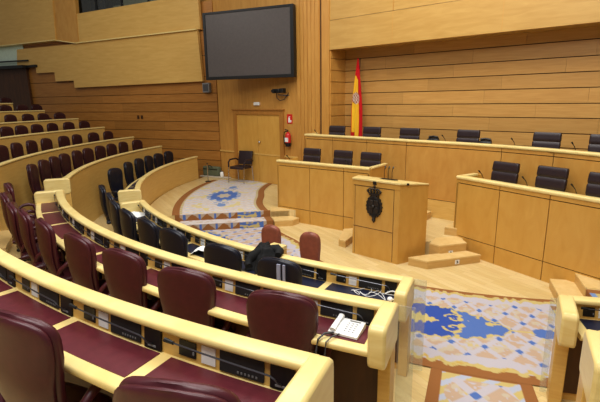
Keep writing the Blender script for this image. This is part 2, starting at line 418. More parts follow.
def medallion(x, y):
    """x along the arc from the middle, y across: blue band with yellow leaf and scrolls"""
    x = abs(x); sc = .022*math.sin(x*34)+.012*math.sin(x*71+1)
    if x < 1.46:
        hh = .36 if x < .7 else .36*max(0, 1-((x-.7)/.76)**1.5)**.8
        hh += sc
        if abs(y) > hh+.03: return None
        if abs(y) > hh: return YEL
        lw = .15*max(0, 1-abs((x-.42)/.27)**1.6)*(.72+.28*math.sin(x*75))
        if .12 < x < .69 and abs(y) < lw: return YEL
        for sy in (-1, 1):
            dx, dy = x-.84, y-sy*.115; r = hypot(dx, dy); th = math.atan2(dy*sy, dx)
            if abs(r-(.035+.012*(th+3.14))) < .014 or r < .014: return YEL
        e = x-(.93-1.2*y*y)
        if abs(e) < .018+.02*math.sin(y*40): return YEL
        if e > 0:
            if vnoise(x*9, y*10) > .72 and abs(y) > .3*hh: return YEL
            return BLUE
        return DKB
    if 1.60 < x < 1.98:
        if abs(y) < .12*(1-abs((x-1.80)/.18)**1.3)+sc*.7: return YEL if x < 1.68 and abs(y) < .03 else BLUE
    if abs(y) < .02 and x < 1.66: return YEL
    return None
def color_grid(fn, nu, nv):
    """fn(i/nu, j/nv) -> (xyz, rgb)"""
    b = MB(); b.c = []
    for i in range(nu+1):
        for j in range(nv+1):
            p, c = fn(i/nu, j/nv); b.v.append(p); b.c.append(c)
    for i in range(nu):
        for j in range(nv):
            k = i*(nv+1)+j; b.f.append((k, k+nv+1, k+nv+2, k+1)); b.m.append(0)
    return b
def ring_fn(u, w):
    Rl = 5.12+(7.52-5.12)*w; t = (Rl-4.66)
    p0 = alongL(t)+Vector((.02,-.018)); a0 = math.degrees(math.atan2(p0.x, -p0.y))
    a = a0+(31.2-a0)*u
    e = max(0, min(1, (2-a)/18)); R0, R1 = 5.62-.50*e*e*(3-2*e), 7.52
    R = R0+(R1-R0)*w
    s = RAD(a)*6.5; v = R-6.55
    d = min(R-R0+.05, R1-R)
    c = border(d, s, v)
    if c is None:
        for ac in (11.8, -17):
            m = medallion(s-RAD(ac)*6.5, R-6.54)
            if m is not None: c = m
    if c is None:
        c = lattice(s, v)
    return pol(R, a, .012), c
b = color_grid(ring_fn, 420, 125)
tag(b.build('carpet', M_CARPET, smooth=0), 'wide patterned cream and blue carpet with brown border across the lower floor', 'carpet')
def plat_fn(u, w):
    # from the stair nosing back to the door
    R0, R1 = 5.08, 7.05
    R = R0+(R1-R0)*w
    t = (R-4.66)*1.02
    p0 = alongU(t); a0 = math.degrees(math.atan2(p0.x, -p0.y))
    a1 = -70.5+3*w
    a = a0+(a1-a0)*u
    wig = .28*math.exp(-((u-.42)/.16)**2)*(1-w)      # the inner edge bulges
    R = R-wig*.3
    s = RAD(a)*6.0; v = R-6.05
    d = min((R-R0)+wig*.3, R1-R, 9)
    c = None
    if d < .15: c = BRN
    elif d < .2: c = YEL if math.sin(s*40) > 0 else CREAM
    if c is None:
        x, y = s-RAD(-48.5)*6.0, v+.05
        r = hypot(x/.62, y/.42)
        if r < 1:
            ra = math.atan2(y, x)
            if r < .36+.06*math.sin(8*ra): c = CREAM
            elif r < .78+.06*math.sin(10*ra): c = BLUE
            elif math.sin(14*ra) > -.3: c = SKY
        for xx in (-1.05, 1.0):
            if hypot((x-xx)/.16, y/.10) < 1: c = SKY
            if hypot((x-xx*.8)/.2, y/.25) < .8 and math.sin(x*40)*math.sin(y*34) > .2: c = SKY
    if c is None:
        k = lattice(s*1.5, v*1.5)
        c = {PINK: lin((204,186,168)), CREAM: lin((212,200,182)), LAV: lin((200,196,198)), BLUE: lin((178,190,212)), SKY: lin((186,196,212))}.get(k, lin((206,194,156)))
        if vnoise(s*7+5, v*7) > .72: c = lin((206,192,144))
    return (R*sin(RAD(a)), -R*cos(RAD(a)), Z2+.010), c
b = color_grid(plat_fn, 190, 110)
tag(b.build('carpet', M_CARPET, smooth=0), 'patterned carpet on the raised floor before the door with a blue medallion', 'carpet')
def stair_fn(u, w):
    t = .40+1.98*w
    pU, pL = alongU(t), alongL(t)
    n = Vector((-ud.y, ud.x));  n = n if n.x > 0 else -n
    segs = [(pU-n*.03, Z2+.011), (pU+n*.012, Z2+.011), (pU+n*.012, Z1+.011), (pL+n*.012, Z1+.011), (pL+n*.012, .006), (pL+n*.1, .006)]
    ks = [0,.06,.3,.52,.76,1]
    for q in range(5):
        if u <= ks[q+1]+1e-9: break
    e = (u-ks[q])/(ks[q+1]-ks[q]); A, B = segs[q], segs[q+1]
    p = A[0]*(1-e)+B[0]*e; z = A[1]*(1-e)+B[1]*e
    edge = t < .55 or t > 2.28
    if edge: c = BRN
    elif q in (1, 3):
        k = abs(((t*3.2) % 1)-.5)*2
        c = BRN if e > k*1.1-.25+.3*vnoise(t*22, e*3) else (BLUE if k > .84 else lin((176,158,138)))
        if abs(t-.85) < .25: c = BLUE if vnoise(t*18, e*5) > .45 else YEL
    else:
        c = lin((200,192,188)) if vnoise(t*14, u*40) > .35 else lin((186,164,144))
    return (p.x, p.y, z), c
ub = color_grid(stair_fn, 100, 130)
tag(ub.build('stair_carpet', M_CARPET, smooth=0), 'patterned carpet covering the two steps left of the dais, brown triangles on risers', 'carpet')
def aisle_fn(u, w):
    a = 17.9+(24.6-17.9)*u; R = 7.5+1.28*w
    s = (u-.5)*.92; v = R-7.5
    d = min(u*.93, (1-u)*.93)
    c = BRN if (d < .11 or v < .05) else None
    if c is None:
        ex = d-.11; k = vnoise(s*14, v*14)
        cor = hypot(max(0, .22-ex), max(0, .25-v))
        if ex < .07+.04*math.sin(v*14) or v < .11 or cor > .21: c = YEL if math.sin(v*30+s*25) > -.2 else lin((172,178,194))
    if c is None: c = lattice(s+.05, v+.18, .44, .5)
    return pol(R, a, .010), c
b = color_grid(aisle_fn, 80, 100)
tag(b.build('carpet', M_CARPET, smooth=0), 'smaller aisle carpet at the bottom of the picture between the desk ends', 'carpet')
def right_fn(u, w):
    t = .62+1.35*w; n = Vector((-rv.y, rv.x)); n = n if n.x > 0 else -n
    pa, pb = Ra+rv*(t+.0), Rb2+rv*t
    segs = [(pa-n*.10, .013), (pa-n*.012, .013), (pa-n*.012, Z1+.012), (pb-n*.012, Z1+.012), (pb-n*.012, Z2+.013), (pb+n*.8, Z2+.013)]
    ks = [0,.08,.2,.4,.52,1]
    for q in range(5):
        if u <= ks[q+1]+1e-9: break
    e = (u-ks[q])/(ks[q+1]-ks[q]); A, B = segs[q], segs[q+1]
    p = A[0]*(1-e)+B[0]*e; z = A[1]*(1-e)+B[1]*e
    s = e+q*.3
    c = BRN if t < .73 else (YEL if t < .84 and math.sin(u*90) > 0 else (SKY if t < .98 else lattice(p.x, p.y)))
    if q in (1, 3) and t > .73: c = YEL if vnoise(t*20, e*4) > .5 else BRN
    return (p.x, p.y, z), c
b = color_grid(right_fn, 80, 90)
tag(b.build('stair_carpet', M_CARPET, smooth=0), 'patterned carpet on the steps at the right picture edge behind the desk end', 'carpet')

# ------------------------------------------------------------------ swivel chairs of the deputies
def chair_proto(mat, casters=True, name='swivel_chair', arms=True, hs=1.0, wide=1.0):
    root = thing(name, 'chair', 'chair')
    N = 22
    def section(z, w, th, yc):
        out = []
        for k in range(N):
            t = 2*pi*k/N; e = 2/3.2
            cx = math.copysign(abs(cos(t))**e, cos(t)); cy = math.copysign(abs(sin(t))**e, sin(t))
            x = w*cx; out.append((x, yc+th*cy+.05*(x/.24)**2*1.0, z))
        return out
    def back(z0, z1, w0, w1, th, yoff, top=.17):
        rings = []; zs = [z0, z0+.01, z0+.04]+[z0+.04+(z1-top-z0-.04)*k/7 for k in range(1,8)]+[z1-top+top*sin(pi/2*k/8) for k in range(1,9)]
        for z in zs:
            f = (z-z0)/(z1-z0)
            w = (w0+(w1-w0)*min(1, f*1.5))*wide
            if z > z1-top: w *= max(.02, 1-((z-z1+top)/top)**2.7)**(1/2.7)*.86+.14*(1-((z-z1+top)/top)**6)
            if z < z0+.04: w *= .8+.2*((z-z0)/.04)
            y = -.165-.115*f-.030*math.sin(f*pi*1.2+.4)+yoff
            tt = th*(1 if z < z1-.06 else max(.12, 1-((z-z1+.06)/.06)**2)**.5)
            rings.append(section(z*hs, max(w,.012), tt, y))
        b = MB(); b.loft(rings); return b
    back(.47,1.16,.165,.230,.034,.018).build('backrest', mat, root, smooth=60)
    back(.49,1.157,.160,.227,.022,-.020).build('back_shell', mat, root, smooth=60)
    rings = []
    for k in range(12):
        y = -.22+.33*k/11; f = k/11
        w = .235*wide*(1-.25*max(0,(f-.75)/.25)**2); th = .05*(.55 if k in (0,11) else 1)
        rings.append([(w*math.copysign(abs(cos(2*pi*j/18))**.6, cos(2*pi*j/18)), y, .455*hs+.02*f-.02*(max(0,f-.8)/.2)+th*math.copysign(abs(sin(2*pi*j/18))**.7, sin(2*pi*j/18))) for j in range(18)])
    b = MB(); b.loft(rings); b.build('seat', mat, root, smooth=60)
    if arms:
        for s in (-1, 1):
            b = MB(); b.tube([(s*.235,-.20,.50),(s*.275,-.17,.58),(s*.285,-.08,.645),(s*.285,.0,.655),(s*.28,.07,.63),(s*.27,.09,.55),(s*.245,.07,.46)], [.02,.022,.026,.028,.026,.022,.02], 8)
            b.build('armrest', mat, root, smooth=60)
    b = MB(); by = -.07; b.lathe([(.03,.07),(.03,.25),(.022,.26),(.022,.42),(.09,.43),(.09,.44)], (0,by,0))
    for k in range(5):
        t = 2*pi*k/5+.3; b.tube([(0,by,.10),(.11*cos(t),by+.11*sin(t),.09),(.2*cos(t),by+.2*sin(t),.065)], [.025,.02,.014], 6)
    base = b.build('base', M_BLACK, root, smooth=50)
    if casters:
        for k in range(5):
            t = 2*pi*k/5+.3; b = MB(); b.sphere((.2*cos(t),by+.2*sin(t),.028), .027, 6); b.build('caster', M_BLACK, base, smooth=60)
    return root
used = {}
def put(key, proto, R, a, z, label, group, turn=0, top=False):
    x, y, _ = pol(R, a, z)
    if top:                # R, a say where the top of the backrest stands
        x -= sin(RAD(a+turn))*.28; y += cos(RAD(a+turn))*.28
    if key not in used:
        used[key] = 1; proto.location = (x, y, z); proto.rotation_euler = (0,0,RAD(a+turn)); tag(proto, label, None, group); return proto
    return dup(proto, (x,y,z), RAD(a+turn), label, group)
P_MAR, P_NAV = chair_proto(M_MAROON, hs=.93, wide=1.05), chair_proto(M_NAVY, hs=.945, wide=1.03)
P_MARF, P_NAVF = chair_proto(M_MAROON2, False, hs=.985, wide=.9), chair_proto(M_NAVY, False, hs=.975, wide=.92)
ordw = ['first','second','third','fourth','fifth','sixth','seventh','eighth','ninth','tenth']
gA, gB, gC = 'maroon chairs at the nearest desk', 'maroon chairs at the second desk of the middle block', 'navy chairs at the front desk of the middle block'
put('mar', P_MAR, 10.49, 14.45, .55, 'maroon leather chair back cut off by the bottom edge of the picture', gA, 14, True)
put('mar', P_MAR, 10.46, 8.8, .55, 'large maroon leather chair in the bottom left corner of the picture', gA, 9, True)
for i, (a, turn) in enumerate(((12.8,10),(7.6,12),(2.8,8),(-1.9,4),(-7.0,-2),(-10.9,-3),(-14.0,-3),(-18.8,0))):
    put('mar', P_MAR, (9.24,9.24,9.25,9.28,9.33,9.40,9.47,9.54)[i], a, .3, 'maroon leather chair, %s from the right at the second desk, middle block' % ordw[i], gB, turn, True)
put('mar', P_MAR, RB+.52, -24.2, .3, 'maroon chair standing apart in the left aisle beyond the second desk', gB, 8)
navlab = {0:'navy leather chair with pale painted reflections on its back, beside the black coat', }
for i, (a, turn) in enumerate(((7.8,7),(2.4,9),(-4.2,7),(-8.8,4),(-13.9,3),(-18.8,0))):
    o = put('nav', P_NAV, (8.11,8.11,8.11,8.13,8.16,8.18)[i], a, 0, navlab.get(i, 'navy leather chair, %s from the right at the front desk, middle block' % ordw[i]), gC, turn, True)
    if i == 1: pass
put('nav', P_NAV, RC+.30, -23.4, 0, 'navy leather chair at the left end of the front middle desk, in the aisle mouth', gC, 0)
put('nav', P_NAV, RC+.42, -29.3, 0, 'navy leather chair turned sideways in the aisle beside the far left block', gC, 4)
# pale strips standing in for a reflection on the back of the first navy chair
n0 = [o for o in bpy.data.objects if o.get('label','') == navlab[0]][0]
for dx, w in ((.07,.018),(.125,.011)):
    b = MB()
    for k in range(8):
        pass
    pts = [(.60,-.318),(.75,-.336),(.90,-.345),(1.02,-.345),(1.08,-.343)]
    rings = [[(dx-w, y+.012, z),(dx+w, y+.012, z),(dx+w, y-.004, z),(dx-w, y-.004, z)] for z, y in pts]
    b.loft(rings); o = b.build('back_reflection', M_REFLECT, None); o.parent = n0; o['label'] = 'pale painted reflection on the chair back'

far = [(0, (-42.0,-49.5,-54.1,-58.1,-61.7,-65.6), 'navy', 'navy chairs in the lowest row of the far left block'),
       (1, (-34.6,-38.5,-42.0,-45.1,-49.0,-52.2,-55.8,-59.2,-62.7,-66.6), 'maroon', 'maroon chairs in the second row of the far left block'),
       (2, (-43.3,-46.6,-49.9,-53.1,-57.0,-60.1,-63.8,-67.4), 'maroon', 'maroon chairs in the third row of the far left block'),
       (3, (-51.2,-54.0,-56.6,-59.5,-62.5,-65.6,-68.8), 'maroon', 'maroon chairs in the fourth row of the far left block'),
       (4, (-61.1,-63.9,-66.5,-69.3), 'maroon', 'maroon chairs in the fifth row of the far left block'),
       (5, (-65.1,-67.6,-69.9), 'maroon', 'maroon chairs in the sixth row of the far left block'),
       (6, (-69.0,), 'maroon', 'maroon chairs in the top row of the far left block')]
rown = ['lowest','second','third','fourth','fifth','sixth','top']
for k, angs, colr, grp in far:
    for i, a in enumerate(angs):
        key = 'navf' if colr == 'navy' else 'marf'
        lab = '%s chair in the %s row of the far left block, %s from wall' % ('navy' if colr == 'navy' else 'dark maroon', rown[k], ordw[len(angs)-1-i])
        if k == 6: lab = 'single dark chair in the top row of the far left block by the dark wall'
        if k == 0 and i == 0: lab = 'big navy chair at the aisle end of the lowest row, far left block'
        if k == 1 and i == 0: lab = 'maroon chair at the aisle end of the second row, far left block'
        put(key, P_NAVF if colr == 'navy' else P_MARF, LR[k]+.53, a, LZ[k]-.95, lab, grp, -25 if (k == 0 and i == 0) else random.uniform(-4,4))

# stenographers' chairs in front of the first desk
P_BRN = chair_proto(M_BROWN, True, arms=False, hs=.88, wide=.56)
put('brn', P_BRN, 6.80, .0, 0, 'brown leather chair before the front desk, behind the black coat, left one', 'brown chairs before the front desk', 18)
put('brn', P_BRN, 6.76, 4.9, 0, 'brown leather chair before the front desk, right one, alone by the parquet', 'brown chairs before the front desk', 14)
t = thing('side_table', 'small light wood table fixed before the front desk behind the black coat', 'table', pol(7.42, 3.9, 0))
b = MB(); b.arc(rr(7.34,7.585,.90,.945,.015,3), 3.3, 4.75, 4); b.build('tabletop', M_RAIL, t, bevel=.004)
for R in (7.37, 7.55):
    for a in (3.45, 4.6):
        b = MB(); x, y, _ = pol(R, a, 0); b.box(x-.02, x+.02, y-.02, y+.02, 0.012, .9); b.build('leg', M_FRONT, t)

# ------------------------------------------------------------------ things lying on the desks
def lift(R0, zr): return zr-.165
# telephone on the second desk
def telephone(loc, rz, label):
    t = thing('telephone', label, 'telephone', loc, rz)
    K = .86
    def child(mb, nm, mt):
        mb.v = [(p[0]*K, p[1]*K, p[2]*K*.8) for p in mb.v]
        o = mb.build(nm, mt); o.parent = t; return o
    b = MB(); b.loft([[(-.115,-.09,.004),(.115,-.09,.004),(.115,.10,.004),(-.115,.10,.004)],[(-.115,-.09,.025),(.115,-.09,.025),(.115,.10,.06),(-.115,.10,.06)],[(-.108,-.083,.03),(.108,-.083,.03),(.108,.093,.066),(-.108,.093,.066)]])
    child(b, 'body', M_WHITE)
    b = MB(); b.tube([(-.08,-.085,.045),(-.08,-.04,.05),(-.08,.04,.068),(-.08,.10,.08)], [.024,.02,.02,.026], 8); child(b, 'handset', M_WHITE)
    b = MB()
    for i in range(3):
        for j in range(5):
            x = -.005+i*.032; y = -.055+j*.024; z = .030+(y+.083)/.176*.036
            b.box(x, x+.016, y, y+.010, z, z+.003)
    child(b, 'keypad', M_GREY)
    b = MB(); b.box(.0,.085,.068,.082,.060,.0645); child(b, 'display', M_GREY)
    return t
zdB = ZB-.165; zdC = ZC-.165; zdA = ZA-.165
x, y, _ = pol(RB+.215, 15.15, 0)
tel = telephone((x, y, zdB+.004), RAD(15.35-3), 'white desk telephone on the right end of the second desk')
b = MB()
pts = [pol(RB+.29,14.75,zdB+.02), pol(RB+.34,14.5,zdB+.03), pol(RB+.39,14.35,zdB+.012), pol(RB+.405,14.3,zdB-.06), pol(RB+.40,14.28,zdB-.3), pol(RB+.2,14.2,zdB-.45)]
b.tube(pts, .007, 6)
pts = [pol(RB+.29,15.0,zdB+.02), pol(RB+.35,14.8,zdB+.02), pol(RB+.395,14.7,zdB+.008), pol(RB+.405,14.68,zdB-.06), pol(RB+.40,14.6,zdB-.28), pol(RB+.2,14.3,zdB-.45)]
b.tube(pts, .005, 6)
o = b.build('cord', M_PORT); o.parent = tel; o.matrix_parent_inverse = (Matrix.Translation(tel.location) @ Matrix.Rotation(tel.rotation_euler[2],4,'Z')).inverted(); o['label'] = 'two dark cords hanging over the desk edge'
# earphone cables on the front desk
b = MB(); pts = []
for k in range(60):
    e = k/59; pts.append(pol(RC+.17+.06*math.sin(e*19)+.04*math.sin(e*43), 12.5+2.6*e+.5*math.sin(e*27), zdC+.012+.006*math.sin(e*50)))
b.tube(pts, .0035, 5)
tag(b.build('earphone_cable', M_WHITE), 'tangled thin white earphone cable on the navy pad of the front desk', 'cable')
t = thing('headset', 'white headset lying at the right end of the front desk', 'headset', pol(RC+.22, 15.45, zdC+.004))
b = MB(); 
cx, cy, _ = pol(RC+.22, 15.45, 0)
b.tube([(cx-.05+.06*cos(q), cy+.09*sin(q), zdC+.02+.025*sin(q)**2) for q in [pi*k/12-.4 for k in range(13)]], .007, 6); b.build('headband', M_WHITE, t)
for dy in (-.05, .085):
    b = MB(); b.sphere((cx-.0+.02*dy*10, cy+dy, zdC+.03), .026, 8, .9); b.build('earpiece', M_WHITE, t)
# papers
def sheet_heap(R, a, z, L, Wd, turn, hgt, name, label, cat, seed=0):
    x0, y0, _ = pol(R, a, 0); c, s = cos(RAD(turn)), sin(RAD(turn)); rings = []
    b = MB(); nu, nv = 16, 10
    for i in range(nu+1):
        for j in range(nv+1):
            u = (i/nu-.5)*L; v = (j/nv-.5)*Wd
            zz = z+.004+hgt*max(0, sin(pi*i/nu))**1.0*(.55+.45*sin(pi*j/nv*1.2+.4)) + .004*math.sin(i*1.9+seed)+.003*math.sin(j*2.3+i+seed)
            b.v.append((x0+u*c-v*s, y0+u*s+v*c, zz))
    for i in range(nu):
        for j in range(nv):
            k = i*(nv+1)+j; b.f.append((k,k+nv+1,k+nv+2,k+1)); b.m.append(0)
    return tag(b.build(name, M_PAPER, smooth=60), label, cat)
sheet_heap(RC+.21, -2.0, zdC, .30, .22, 25, .10, 'newspaper', 'folded white newspaper on the front desk between two navy chairs', 'newspaper', 1)
sheet_heap(RC+.2, -19.6, zdC, .34, .24, 10, .06, 'newspaper', 'crumpled white newspaper at the left end of the front middle desk', 'newspaper', 3)
sheet_heap(7.6+.2, -34.0, zdC, .26, .2, 40, .02, 'paper_sheet', 'white papers on the lowest desk of the far left block', 'paper', 5)
sheet_heap(8.78+.2, -32.5, zdB, .3, .2, 40, .015, 'paper_sheet', 'white papers at the aisle end of the second far left desk', 'paper', 8)

# black coat heaped over the rail
def coat():
    b = MB(); nu, nv = 44, 40
    a0, a1, R0, R1 = 3.5, 5.7, RC-.03, RC+.28
    for i in range(nu+1):
        for j in range(nv+1):
            u, w = i/nu, j/nv
            a = a0+(a1-a0)*u; R = R0+(R1-R0)*w
            base = ZC if R < RC+.135 else max(zdC+.004, ZC-(R-RC-.135)*1.1)
            if R < RC: base = ZC-.02-(RC-R)*2.2
            hump = math.exp(-((u-.48)/.34)**2-((w-.42)/.40)**2)
            fold = .032*math.sin(14*u+7*w+2*math.sin(6*w))+.020*math.sin(23*u-11*w+1)+.012*math.sin(37*w+9*u)
            ed = min(1, 6*min(u, 1-u, w, 1-w)+.0)
            wob = .35*math.sin(9*w+2)*(u-.5)+.03*math.sin(13*u)
            z = base+.008+ed*(.07*hump+.025)+fold*hump*.75
            b.v.append(pol(R+.03*math.sin(11*u+1), a+wob, z))
    for i in range(nu):
        for j in range(nv):
            k = i*(nv+1)+j; b.f.append((k,k+nv+1,k+nv+2,k+1)); b.m.append(0)
    t = thing('coat', 'black coat heaped over the front desk beside the navy chair', 'coat', pol(RC+.2, 4.5, zdC))
    o = b.build('coat_body', M_CLOTH, t, smooth=70)
    b = MB(); pts = [pol(RC+.06,5.0,ZC+.04), pol(RC+.03,5.4,ZC+.045), pol(RC+.06,5.8,ZC+.04), pol(RC+.12,6.0,ZC+.02)]
    b.tube(pts, [.05,.055,.048,.035], 10); b.build('sleeve', M_CLOTH, t, smooth=70)
    b = MB(); pts = [pol(RC+.12,4.3,ZC+.03), pol(RC+.2,3.8,ZC-.04), pol(RC+.25,3.7,zdC+.06), pol(RC+.28,4.0,zdC+.05)]
    b.tube(pts, [.05,.055,.05,.04], 10); b.build('sleeve', M_CLOTH, t, smooth=70)
coat()

# ------------------------------------------------------------------ lectern
def lectern():
    t = thing('lectern', 'wooden speaker lectern with dark oval coat of arms on its front', 'lectern', (.32,-4.6,0))
    FL, FR, BL, BR = (-.10,-4.88), (.755,-4.90), (-.34,-4.34), (.97,-4.36)
    H = 1.30
    b = MB(); b.prism([FL, FR, (.70,-4.86), (-.07,-4.84)], 0, 1.19); b.build('front_panel', M_PODV, t)
    b = MB(); b.prism([(-.105,-4.885),(.76,-4.905),(.72,-4.86),(-.07,-4.84)], 1.195, H-.02); b.build('fascia', M_PODV, t)
    b = MB(); b.prism([(-.085,-4.885),(.66,-4.902),(.66,-4.890),(-.085,-4.87)], .497, .503); b.prism([(-.085,-4.885),(.66,-4.902),(.66,-4.890),(-.085,-4.87)], 1.185, 1.191)
    b.prism([(-.062,-4.884),(-.058,-4.884),(-.058,-4.87),(-.062,-4.87)], .02, 1.19); b.prism([(.655,-4.9015),(.661,-4.9015),(.661,-4.88),(.655,-4.88)], .02, 1.27)
    b.build('panel_grooves', M_GROOVE, t)
    for nm, A, B_, s in (('side_panel', FR, BR, -1), ('side_panel', FL, BL, 1)):
        d = Vector((B_[0]-A[0], B_[1]-A[1])); n = Vector((-d.y, d.x)).normalized()*.035*(1 if s < 0 else -1)
        p = [A, B_, (B_[0]+n.x, B_[1]+n.y), (A[0]+n.x, A[1]+n.y)]
        m = MB(); m.add([(*q,0) for q in p]+[(*p[0],H-.005),(*p[1],1.225),(*p[2],1.225),(*p[3],H-.005)], [(3,2,1,0),(4,5,6,7),(0,1,5,4),(1,2,6,5),(2,3,7,6),(3,0,4,7)])
        o = m.build(nm, M_PODV, t)
    m = MB(); m.add([(-.11,-4.90,H-.022),(.77,-4.92,H-.022),(.98,-4.36,1.222),(-.35,-4.34,1.222),(-.11,-4.90,H+.012),(.77,-4.92,H+.012),(.98,-4.36,1.245),(-.35,-4.34,1.245)],
          [(3,2,1,0),(4,5,6,7),(0,1,5,4),(1,2,6,5),(2,3,7,6),(3,0,4,7)]); m.build('top', M_RAIL, t, bevel=.006)
    m = MB(); m.box(-.3,.95,-4.40,-4.36,0.0,.9); m.build('rear_shelf', M_BACKV, t)
    # coat of arms: crown over an oval shield
    cx, y0 = .315, -4.899
    def oval(rx, rz, cz, d0, d1, n=36, wave=0):
        q = MB(); p = [(cx+rx*(1+wave*cos(18*2*pi*k/n*1.0))*cos(2*pi*k/n), cz+rz*(1+wave*cos(18*2*pi*k/n))*sin(2*pi*k/n)) for k in range(n)]
        q.loft([[(x, y0+d0+(cx-x)*.024, z) for x, z in p], [(cx+(x-cx)*.97, y0+d1+(cx-x)*.024, cz+(z-cz)*.97) for x, z in p]]); return q
    e = oval(.145,.185,.885,.004,-.022,72,.05); em = e.build('coat_of_arms', M_IRON, t, smooth=30); em['label'] = 'dark metal oval coat of arms under a crown'
    oval(.118,.155,.885,-.02,-.030).build('oval_band', M_BLACK, em)
    q = MB()
    for sx in (-1, 1):
        for sz in (-1, 1):
            xa, xb = sorted((cx+sx*.008, cx+sx*.082)); za, zb = sorted((.885+sz*.008, .885+sz*.105))
            q.box(xa, xb, y0-.040, y0-.028, za, zb)
    q.build('shield_quarters', M_IRON, em, bevel=.006)
    q = MB(); q.sphere((cx, y0-.036, .885), .03, 8); q.build('shield_boss', M_IRON, em)
    q = MB(); q.loft([[(cx-.085,y0+.003,1.065),(cx+.085,y0+.003,1.065),(cx+.085,y0-.025,1.065),(cx-.085,y0-.025,1.065)],[(cx-.09,y0+.003,1.10),(cx+.09,y0+.003,1.10),(cx+.09,y0-.028,1.10),(cx-.09,y0-.028,1.10)]])
    for k in range(5):
        dx = (k-2)*.043; q.tube([(cx+dx, y0-.012, 1.09), (cx+dx*1.45, y0-.02, 1.135), (cx+dx*.9, y0-.02, 1.17), (cx, y0-.015, 1.165)], .013, 6)
        q.sphere((cx+dx*1.3, y0-.016, 1.125), .02, 6)
    q.tube([(cx,y0-.012,1.16),(cx,y0-.012,1.225)], .009, 6); q.tube([(cx-.022,y0-.012,1.205),(cx+.022,y0-.012,1.205)], .008, 6)
    q.build('crown', M_IRON, em)
    q = MB(); q.tube([(cx,y0-.008,.71),(cx,y0-.012,.66),(cx,y0-.008,.615)], [.02,.032,.008], 8); q.sphere((cx,y0-.01,.66), .03, 6); q.build('pendant', M_IRON, em)
    q = MB(); q.box(cx-.03, cx+.03, y0-.012, y0+.01, 1.235, 1.29); q.build('badge', M_BLACK, t, bevel=.004)
    q = MB(); q.box(.80,.845,-4.80,-4.78,1.265,1.295); q.build('clip', M_BLACK, t)
    for dx in (0, .07, .14):
        q = MB(); bx = .28+dx; q.tube([(bx,-4.55,1.25),(bx,-4.54,1.3),(bx+.03,-4.6,1.40),(bx+.075,-4.66,1.475)], .005, 6); s = q.build('microphone', M_BLACK, t)
        q = MB(); q.tube([(bx+.07,-4.652,1.468),(bx+.10,-4.69,1.505)], [.009,.012], 8); q.build('microphone_head', M_BLACK, s)
    q = MB(); q.box(.22,.50,-4.60,-4.48,1.255,1.275); q.build('microphone_base', M_BLACK, t)
lectern()

# ------------------------------------------------------------------ dais desks
def dais_desk(label, pts, ztop, zbase, kick, joints, depth, endL=True, endR=True, mat=M_PODV, deskz=.16, kickmat=None, railL=True, rdep=None):
    """pts: front line in plan; joints: fractions where panel gaps stand"""
    P = [Vector(p) for p in pts]
    seg = [(P[i+1]-P[i]).length for i in range(len(P)-1)]; tot = sum(seg)
    def at(d):
        d = max(0, min(tot, d))
        for i, L in enumerate(seg):
            if d <= L+1e-9 or i == len(seg)-1: return P[i]+(P[i+1]-P[i])*(d/L if L else 0)
            d -= L
    def nrm(d):
        a, c = at(d-.05), at(d+.05); v = (c-a).normalized(); return Vector((-v.y, v.x))     # points to the back
    c = at(tot/2); root = thing('dais_desk', label, 'desk', (c.x, c.y, zbase))
    def run(name, d0, d1, o0, o1, z0, z1, m, bevel=0, par=root, round_=0):
        b = MB(); rings = []; n = max(1, int((d1-d0)/.25)) if len(P) > 2 else 1
        prof = rr(o0, o1, z0, z1, round_, 3) if round_ else [(o0,z0),(o1,z0),(o1,z1),(o0,z1)]
        for k in range(n+1):
            d = d0+(d1-d0)*k/n; p = at(d); q = nrm(d)
            rings.append([(p.x+q.x*o, p.y+q.y*o, z) for o, z in prof])
        b.loft(rings); return b.build(name, m, par, bevel=bevel)
    run('carcass', .01, tot-.01, .02, .05, zbase, ztop-.04, M_GROOVE)
    js = [0]+[j*tot for j in joints]+[tot]
    for i in range(len(js)-1):
        g0 = js[i]+.006; g1 = js[i+1]-.006
        run('front_panel', g0, g1, 0, .03, kick+.006, ztop-.125, mat)
        run('upper_panel', g0, g1, -.002, .03, ztop-.112, ztop-.05, mat)
        run('kick_panel', g0, g1, 0, .03, zbase, kick-.006, kickmat or mat)
    run('rail', -.015, tot+.015, -.02, .11, ztop-.055, ztop, M_RAIL, round_=.02)
    run('desktop', .02, tot-.02, .09, depth-.02, ztop-deskz-.03, ztop-deskz, M_RAIL)
    for on, d, s in ((endL, 0, 1), (endR, tot, -1)):
        if not on: continue
        p = at(d); q = nrm(d); v = Vector((q.y, -q.x))*s
        def pl(o, w): return (p.x+q.x*o+v.x*w, p.y+q.y*o+v.y*w)
        b = MB(); b.prism([pl(.0,-.005), pl(depth,-.005), pl(depth,.035), pl(.0,.035)], zbase, ztop-.035); b.build('end_panel', mat, root)
        if s == 1 and not railL: continue
        rd = rdep or depth+.01
        b = MB(); b.prism([pl(.08,-.02), pl(rd,-.02), pl(rd,.07), pl(.08,.07)], ztop-.04, ztop-.002); b.build('end_rail', M_RAIL, root, bevel=.008)
    return root
dais_desk('left dais desk of amber panels with three dark chairs behind it', [(-2.62,-4.02),(-.40,-3.88)], 1.315, 0, .295, (.385,.75), .72, railL=False)
dais_desk('right dais desk of amber panels running to the right picture edge', [(1.165,-3.69),(4.6,-4.86)], 1.30, 0, .285, (.22,.43,.635,.83), .62, endR=False, rdep=.45)
dais_desk('long curved back desk of the dais, high, under the boarded wall',
   [(-3.02,-2.58),(-2.4,-2.60),(-1.6,-2.66),(-.8,-2.71),(0,-2.77),(.8,-2.80),(1.6,-2.90),(2.4,-3.10),(3.2,-3.42),(4.2,-3.9)], 1.76, .26, .62, (.115,.245,.375,.625,.74,.86), .6, endR=False, mat=M_BACKV, kickmat=M_FRONT)

